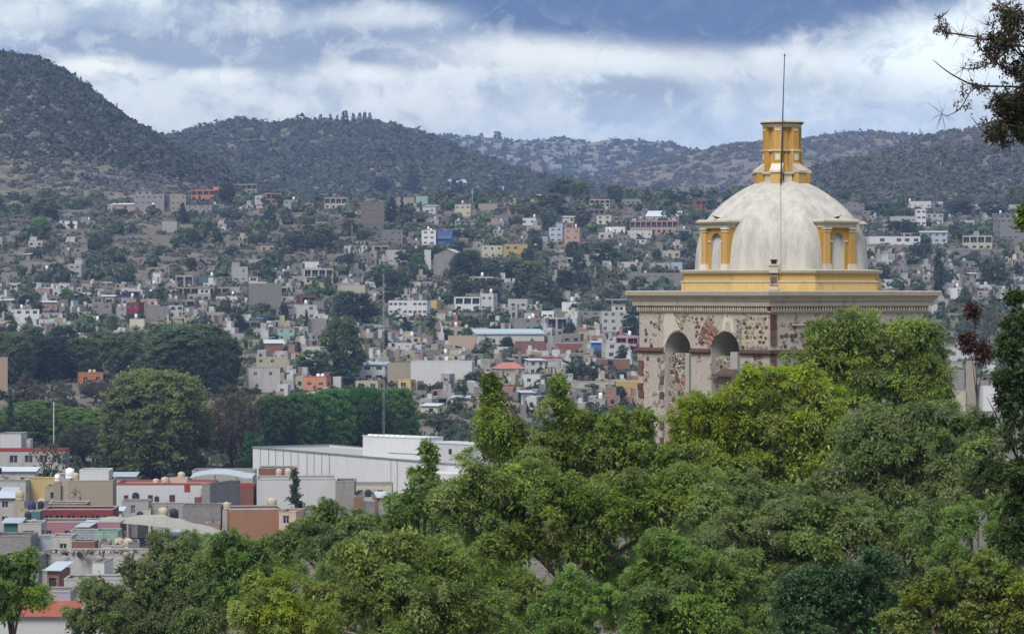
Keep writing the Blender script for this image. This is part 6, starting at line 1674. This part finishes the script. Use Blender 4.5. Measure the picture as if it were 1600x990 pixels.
def big_tree(D, tone, blobs, label, per=620, leaf=5.4, lobe=26, dens=1.3, droop=0.5, width=0.52, rad=1.0, tx=None, style='soft', fill=1.0, fade=0.0, name='tree', group='large trees below the viewpoint'):
    """blobs: (px, py, rx, ry) masses of the crown, each an ellipsoid at distance D"""
    s = D / F; cx = sum(b[0] * b[2] * b[3] for b in blobs) / sum(b[2] * b[3] for b in blobs)
    cx = tx or cx
    ctr = Vector(((cx - CX) * s, D, 0)); gz = float(H(ctr.x, D))
    root = empty(name, (ctr.x, D, gz)); tag(root, label, 'tree', group)
    C, R, Tn = [], [], []
    mid = sum(b[1] for b in blobs) / len(blobs)
    for (px, py, rx, ry) in blobs:
        ry_d = (rx + ry) / 2 * 0.85
        n = max(4, int(rx * ry / lobe ** 2 * 2.6 * dens)); dy = rng.uniform(-.35, .35) * rx * s
        d = rand_dirs(n); q = rng.uniform(0.50, 0.86, n) if rx > 30 else rng.uniform(0.1, 0.75, n)
        c = np.stack([(px - CX) * s + d[:, 0] * rx * s * q, D + dy + d[:, 1] * ry_d * s * q, (HY - py) * s + d[:, 2] * ry * s * q], -1)
        C.append(c); k = np.clip(min(rx, ry) / 45, .45, 1.0)
        r = lobe * s * rng.uniform(.7, 1.25, n) * k
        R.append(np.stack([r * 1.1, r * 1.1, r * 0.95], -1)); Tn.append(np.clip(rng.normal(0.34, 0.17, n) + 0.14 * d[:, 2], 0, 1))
    C, R, Tn = np.concatenate(C), np.concatenate(R), np.concatenate(Tn)
    C0 = C - np.array([ctr.x, D, gz])
    # inner leaf mass of the crown, then the outer boughs as sub-parts sharing a few leaf meshes
    K = [(b[0] + rng.uniform(-.35, .35) * b[2], b[1] + rng.uniform(-.3, .3) * b[3], min(b[2], b[3])) for b in blobs for _ in range(max(2, int(b[2] * b[3] / 420 * fill)))]
    Ci = np.array([((x - cx) * s, rng.uniform(-.3, .3) * q * s, (HY - y) * s - gz) for x, y, q in K]); Ri = np.array([[min(q, 42) * .62 * s] * 3 for _, _, q in K])
    V, Q, t = lobes_leaves(Ci, Ri, np.clip(rng.normal(.42, .12, len(Ci)), 0, 1), 230, 7.5 * s, .6, .2, .1, None, sprays=23)
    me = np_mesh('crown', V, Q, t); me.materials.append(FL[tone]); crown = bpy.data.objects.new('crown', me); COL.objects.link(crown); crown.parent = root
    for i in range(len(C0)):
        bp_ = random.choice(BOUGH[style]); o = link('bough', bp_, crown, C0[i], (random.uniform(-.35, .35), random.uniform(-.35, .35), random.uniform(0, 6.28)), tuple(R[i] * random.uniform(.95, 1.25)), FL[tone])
    # trunk and limbs reaching into the masses
    ztop = (HY - max(b[1] for b in blobs)) * s - gz
    r0 = max(0.12, 0.008 * (sum(b[2] for b in blobs)) * s + .08)
    r0 *= rad
    fork = Vector((0, 0, max(1.5, min(ztop, (HY - mid) * s - gz - 2.0))))
    MB().tube([(0, 0, -1), (.1, .05, fork.z * .5), fork], [r0 * 1.2, r0, r0 * .8], 8).build('trunk', BARK, root)
    idx = list(range(len(C0))); random.shuffle(idx)
    for (px, py, rx, ry) in blobs[:9]:
        e = Vector(((px - cx) * s, rng.uniform(-.3, .3) * rx * s, (HY - py) * s - gz)); m = fork.lerp(e, .5) + Vector((0, 0, -.12 * (e - fork).length + .2))
        mb = MB(); mb.tube([fork - Vector((0, 0, .3)), m, e, e + (e - m) * .35], [r0 * .55, r0 * .38, r0 * .22, r0 * .06], 6)
        near = sorted(idx, key=lambda i: (Vector(C0[i]) - e).length)[:7]
        for i in near:
            c = Vector(C0[i]); st = m.lerp(e, random.uniform(.2, 1)); k = st.lerp(c, .5) + Vector((0, 0, .15))
            mb.tube([st, k, c], [r0 * .17, r0 * .11, r0 * .04], 4)
        mb.build('limb', BARK, root)
    return root

B = big_tree
B(136, 'olive', [(1300, 535, 50, 48), (1350, 520, 48, 40), (1440, 530, 42, 50), (1400, 575, 80, 60), (1335, 600, 65, 55), (1445, 600, 50, 50), (1270, 575, 38, 35), (1462, 565, 30, 45), (1440, 640, 50, 40)], "tallest tree, olive green, covering the right face of the bell tower")
B(124, 'lime', [(1085, 650, 42, 32), (1140, 635, 55, 40), (1200, 610, 55, 40), (1260, 620, 55, 45), (1180, 680, 90, 50), (1100, 700, 60, 45), (1260, 690, 60, 50), (1065, 668, 34, 30), (1150, 740, 70, 40), (1240, 735, 60, 40), (1290, 665, 44, 44), (1220, 650, 60, 40)], "bright yellow green tree directly below the bell tower arches")
B(112, 'grey', [(1360, 690, 60, 50), (1410, 660, 70, 50), (1475, 680, 70, 50), (1340, 750, 70, 50), (1420, 740, 100, 60), (1500, 740, 70, 50), (1270, 775, 50, 34)], "wide grey green tree filling the slope under the olive tree")
B(104, 'olive', [(766, 596, 16, 20), (766, 622, 22, 22), (764, 645, 30, 26), (785, 668, 44, 30), (872, 600, 20, 22), (874, 626, 30, 26), (878, 650, 44, 30), (930, 660, 40, 26), (960, 662, 40, 30), (1010, 655, 32, 26), (790, 690, 60, 45), (865, 700, 70, 50), (960, 705, 80, 50), (1040, 725, 70, 55)], "large tree with two pointed leading tops in the middle of the slope")
B(98, 'olive', [(750, 770, 80, 60), (830, 760, 80, 55), (900, 790, 90, 60), (1000, 790, 90, 55), (800, 840, 90, 50), (1080, 770, 60, 50), (900, 850, 90, 40)], "broad olive tree with a dark hollow and visible limbs under the pointed tops")
B(112, 'green', [(671, 708, 16, 24), (668, 740, 32, 28), (700, 772, 45, 35), (645, 785, 42, 35), (620, 815, 40, 30)], "pointed green tree top rising before the long white building")
B(140, 'grey', [(500, 800, 34, 26), (478, 825, 40, 28), (545, 822, 55, 34), (520, 858, 60, 36), (590, 830, 40, 30), (455, 850, 50, 30), (560, 870, 50, 34), (510, 835, 50, 34)], "small grey green tree beside the slim dark cypress")
B(165, 'grey', [(250, 862, 55, 30), (215, 890, 50, 25), (160, 925, 60, 34), (285, 860, 55, 30), (240, 915, 70, 36), (290, 970, 90, 40), (170, 975, 70, 30), (300, 890, 60, 42), (360, 860, 45, 28), (330, 940, 80, 50), (230, 960, 90, 40), (130, 965, 50, 32)], "sparse grey green tree over the ruined walls at lower left", dens=1.15, fill=.5)
B(150, 'green', [(365, 850, 42, 28), (400, 866, 52, 34), (350, 900, 60, 45), (440, 855, 48, 32), (420, 900, 60, 40), (380, 930, 60, 40)], "mid green tree between the sparse tree and the orange brick house")
B(118, 'green', [(26, 888, 42, 32), (40, 922, 36, 32), (4, 915, 35, 40), (15, 948, 36, 22), (0, 880, 25, 22)], "small bright tree in the lower left corner")
B(86, 'lime', [(395, 915, 32, 22), (440, 920, 55, 30), (500, 930, 36, 28), (400, 960, 50, 40), (470, 970, 80, 42)], "yellow green tree crown at the bottom left of the slope")
B(92, 'olive', [(565, 870, 48, 36), (620, 850, 60, 35), (690, 880, 70, 40), (560, 930, 60, 45), (650, 930, 90, 50), (740, 950, 80, 45), (620, 985, 90, 35)], "olive tree crown along the bottom between the yellow green tree and the hollow")
B(78, 'green', [(885, 905, 26, 24), (860, 940, 36, 28), (930, 935, 50, 34), (880, 980, 70, 36)], "small fresh green tree at the bottom centre")
B(84, 'green', [(1035, 850, 50, 34), (1010, 890, 50, 36), (1080, 890, 70, 44), (1150, 900, 55, 50), (1040, 950, 90, 50), (1140, 970, 80, 40)], "broad fresh green tree at the bottom, right of the centre one")
B(94, 'grey', [(1160, 820, 60, 36), (1230, 815, 60, 40), (1290, 800, 50, 34), (1240, 870, 80, 50), (1180, 870, 50, 40), (1340, 830, 60, 40), (1400, 820, 60, 36)], "grey green tree above the dark blue green one")
B(76, 'blue', [(1375, 880, 40, 34), (1330, 915, 50, 40), (1270, 935, 50, 45), (1350, 960, 70, 40), (1260, 980, 60, 30)], "dark blue green tree at the bottom", style='tight')
B(90, 'green', [(1460, 830, 46, 28), (1520, 815, 50, 32), (1560, 840, 40, 34), (1480, 865, 60, 30), (1570, 790, 40, 30)], "lighter feathery green tree at right above the mossy one")
B(70, 'moss', [(1440, 930, 46, 30), (1490, 905, 50, 32), (1550, 890, 50, 36), (1420, 970, 50, 30), (1510, 960, 80, 45), (1590, 940, 45, 50)], "mossy yellow green tree in the lower right corner", style='tight', lobe=22)
B(118, 'grey', [(1140, 760, 60, 36), (1190, 790, 60, 40), (1090, 820, 50, 30), (1060, 800, 50, 30)], "shaded tree behind the broad fresh green one")
B(62, 'cedar', [(1586, 462, 26, 18), (1600, 500, 42, 24), (1575, 545, 38, 24), (1600, 585, 55, 26), (1570, 590, 34, 18), (1560, 655, 60, 20), (1600, 690, 50, 26), (1585, 740, 50, 30), (1600, 790, 45, 30), (1500, 665, 30, 12), (1598, 840, 40, 40), (1600, 620, 30, 30), (1600, 540, 30, 30), (1575, 620, 30, 22), (1545, 735, 36, 24)], "very dark cedar with layered boughs at the right edge", style='tight', lobe=22, dens=1.5, rad=.5, tx=1660)
B(58, 'green', [(1602, 345, 16, 22), (1600, 330, 10, 12)], "fresh green sprig at the right edge beside the hill houses", lobe=12, tx=1680, rad=.3)
B(122, 'olive', [(560, 905, 60, 45), (640, 880, 70, 45), (730, 900, 80, 50), (820, 930, 80, 50), (500, 960, 70, 40), (700, 970, 90, 40)], "shaded olive tree filling the slope behind the bottom trees", dens=1.1)
B(108, 'green', [(960, 880, 70, 40), (1040, 830, 60, 40), (1130, 850, 60, 40), (1210, 930, 70, 50), (1000, 960, 80, 40), (1120, 940, 60, 40)], "shaded green tree behind the bottom centre trees", dens=1.1)
B(100, 'grey', [(1330, 800, 70, 40), (1420, 850, 70, 50), (1380, 920, 60, 50), (1480, 800, 60, 40), (1560, 760, 60, 40), (1540, 700, 50, 40), (1590, 880, 40, 60)], "shaded grey green tree between the cedar and the dark blue green tree", dens=1.1)
B(134, 'green', [(440, 960, 60, 45), (540, 900, 70, 45), (640, 960, 80, 45), (760, 905, 80, 45), (860, 960, 80, 45), (960, 930, 80, 45), (700, 830, 60, 40), (620, 850, 50, 36)], "dim green tree far down the slope, seen through gaps of the bottom crowns", dens=.9)
B(128, 'grey', [(1060, 900, 80, 45), (1180, 960, 80, 45), (1280, 900, 80, 45), (1400, 960, 80, 45), (1480, 900, 80, 45), (1300, 820, 80, 45), (1420, 800, 80, 45), (1540, 960, 80, 45)], "dim grey green tree down the slope at right, seen through gaps", dens=.9)
# dry maroon sprig hanging in the gap at right
FL['maroon'] = leaf_mat('foliage_maroon', (0.040, 0.024, 0.020), (0.095, 0.052, 0.042), 0.2)
B(110, 'maroon', [(1522, 490, 14, 26), (1514, 530, 16, 22), (1540, 550, 18, 26)], "thin tree with dry maroon leaves beside the dark cedar", dens=.7, lobe=11, rad=.3, fill=.2)

# ---------------------------------------------------------------- near branch at top right: bare twigs, maroon and olive leaf tufts
def near_branch():
    D = 24.0; s = D / F
    root = empty('tree', Vector((P(1660, 100, D).x, D, float(H(P(1660, 100, D).x, D))))); tag(root, "near tree reaching in at top right with bare curling twigs and maroon tufts", 'tree')
    def Q3(px, py, dd=0.0): return P(px, py, D + dd) - root.location
    MB().tube([(0, 0, -1), (.05, 0, 3), Q3(1665, 300), Q3(1655, 160), Q3(1640, 40), Q3(1640, -60)], [.11, .10, .08, .06, .035, .02], 8).build('trunk', BARK, root)
    r = random.Random(3)
    LM = [((1655, 170), (1610, 140), (1560, 135), (1522, 138), (1500, 170), (1478, 182)), ((1560, 135), (1520, 132), (1485, 115), (1458, 94)), ((1655, 120), (1600, 90), (1565, 60), (1530, 62), (1497, 56)), ((1530, 58), (1500, 54), (1473, 48), (1468, 30), (1483, 16)),
          ((1650, 60), (1605, 30), (1570, 10), (1545, -10)), ((1600, 90), (1580, 55), (1565, 20), (1560, -8)), ((1655, 160), (1600, 125), (1560, 100), (1545, 85), (1540, 112)), ((1655, 200), (1610, 180), (1575, 165), (1545, 150)), ((1655, 220), (1610, 205), (1570, 195), (1555, 215)),
          ((1640, 100), (1590, 70), (1555, 95), (1520, 108), (1500, 105)), ((1655, 240), (1600, 215), (1545, 210), (1518, 183)), ((1610, 140), (1590, 110), (1575, 118))]
    tips = []
    for L in LM:
        n = len(L); dd = [r.uniform(-.3, .3) for _ in L]
        pts = [Q3(x, y, d) for (x, y), d in zip(L, dd)]
        # smooth the polyline
        P2 = []
        for i in range(n - 1):
            p0, p1, p2, p3 = pts[max(i - 1, 0)], pts[i], pts[i + 1], pts[min(i + 2, n - 1)]
            for k in range(5):
                t = k / 5; P2.append(.5 * ((2 * p1) + (p2 - p0) * t + (2 * p0 - 5 * p1 + 4 * p2 - p3) * t * t + (3 * p1 - p0 - 3 * p2 + p3) * t ** 3))
        P2.append(pts[-1]); m = len(P2)
        MB().tube(P2, [.0075 * (1 - i / m) ** .8 + .0018 for i in range(m)], 5).build('limb', BARK, root)
        tips += [P2[int(m * f)] for f in (.35, .5, .65, .8)] if len(L) != 4 else [P2[int(m * f)] for f in (.2, .4)]
    def tufts(name, pts, rad, per, leaf, mat, width, droop=.1):
        C = np.array([list(p) for p in pts]); R = np.full((len(C), 3), rad) * rng.uniform(.6, 1.3, (len(C), 1))
        V, Q, t = lobes_leaves(C, R, np.clip(rng.normal(.4, .2, len(C)), 0, 1), per, leaf, width, droop, .1, None, sprays=10)
        me = np_mesh(name, V, Q, t); me.materials.append(mat); o = bpy.data.objects.new(name, me); COL.objects.link(o); o.parent = root
    J = lambda p, a: p + Vector((r.uniform(-a, a), r.uniform(-.2, .2), r.uniform(-a, a)))
    tufts('maroon_leaves', [J(p, .04) for p in tips for _ in range(2)], .035, 40, .022, FL['maroon'], .5)
    ol = []
    for (x, y, rx, ry, n) in ((1565, 70, 30, 16, 16), (1590, 40, 25, 30, 16), (1600, 100, 22, 26, 14), (1575, 165, 26, 16, 22), (1595, 190, 24, 28, 30), (1560, 205, 18, 12, 12), (1600, 150, 15, 30, 14), (1570, 20, 16, 16, 8)):
        for _ in range(n): ol.append(Q3(x + r.gauss(0, rx * .5), y + r.gauss(0, ry * .5), r.uniform(-.4, .4)))
    tufts('olive_leaves', ol, .05, 50, .030, leaf_mat('near_olive_leaf', (.022, .026, .012), (.085, .085, .035), .2), .5)
    tufts('dry_leaves', [J(p, .09) for p in ol[::2]], .05, 40, .026, FL['maroon'], .5)
    nd = []
    for (x, y) in ((1472, 178), (1500, 55), (1530, 60), (1505, 108), (1548, 100), (1560, 12), (1590, -5), (1520, 135), (1545, 40)):
        c = Q3(x, y)
        for _ in range(16):
            d = Vector((r.gauss(-.3, 1), r.gauss(0, .5), r.gauss(.2, 1))).normalized(); nd.append((c, c + d * r.uniform(.07, .16)))
    mb = MB()
    for a, b_ in nd: mb.tube([a, a.lerp(b_, .5) + Vector((0, 0, .006)), b_], [.0015, .0012, .0007], 3)
    tag(mb.build('twigs', BARK, root), kind='stuff')
    c = Q3(1516, 237); mb = MB()
near_branch()

# ---------------------------------------------------------------- haze
def haze():
    z1 = 292.0; mb = MB(); mb.box(-3200, 3200, -400, 6400, -60, z1)
    o = mb.build('haze', None); tag(o, kind='stuff')
    m = bpy.data.materials.new('haze_air'); m.use_nodes = True; nt = m.node_tree; nt.nodes.clear()
    v = nt.nodes.new('ShaderNodeVolumePrincipled'); v.inputs['Color'].default_value = (0.42, 0.57, 1.0, 1); v.inputs['Density'].default_value = 0.00010; v.inputs['Anisotropy'].default_value = 0.0
    out = nt.nodes.new('ShaderNodeOutputMaterial'); nt.links.new(v.outputs[0], out.inputs['Volume']); o.data.materials.append(m)
haze()
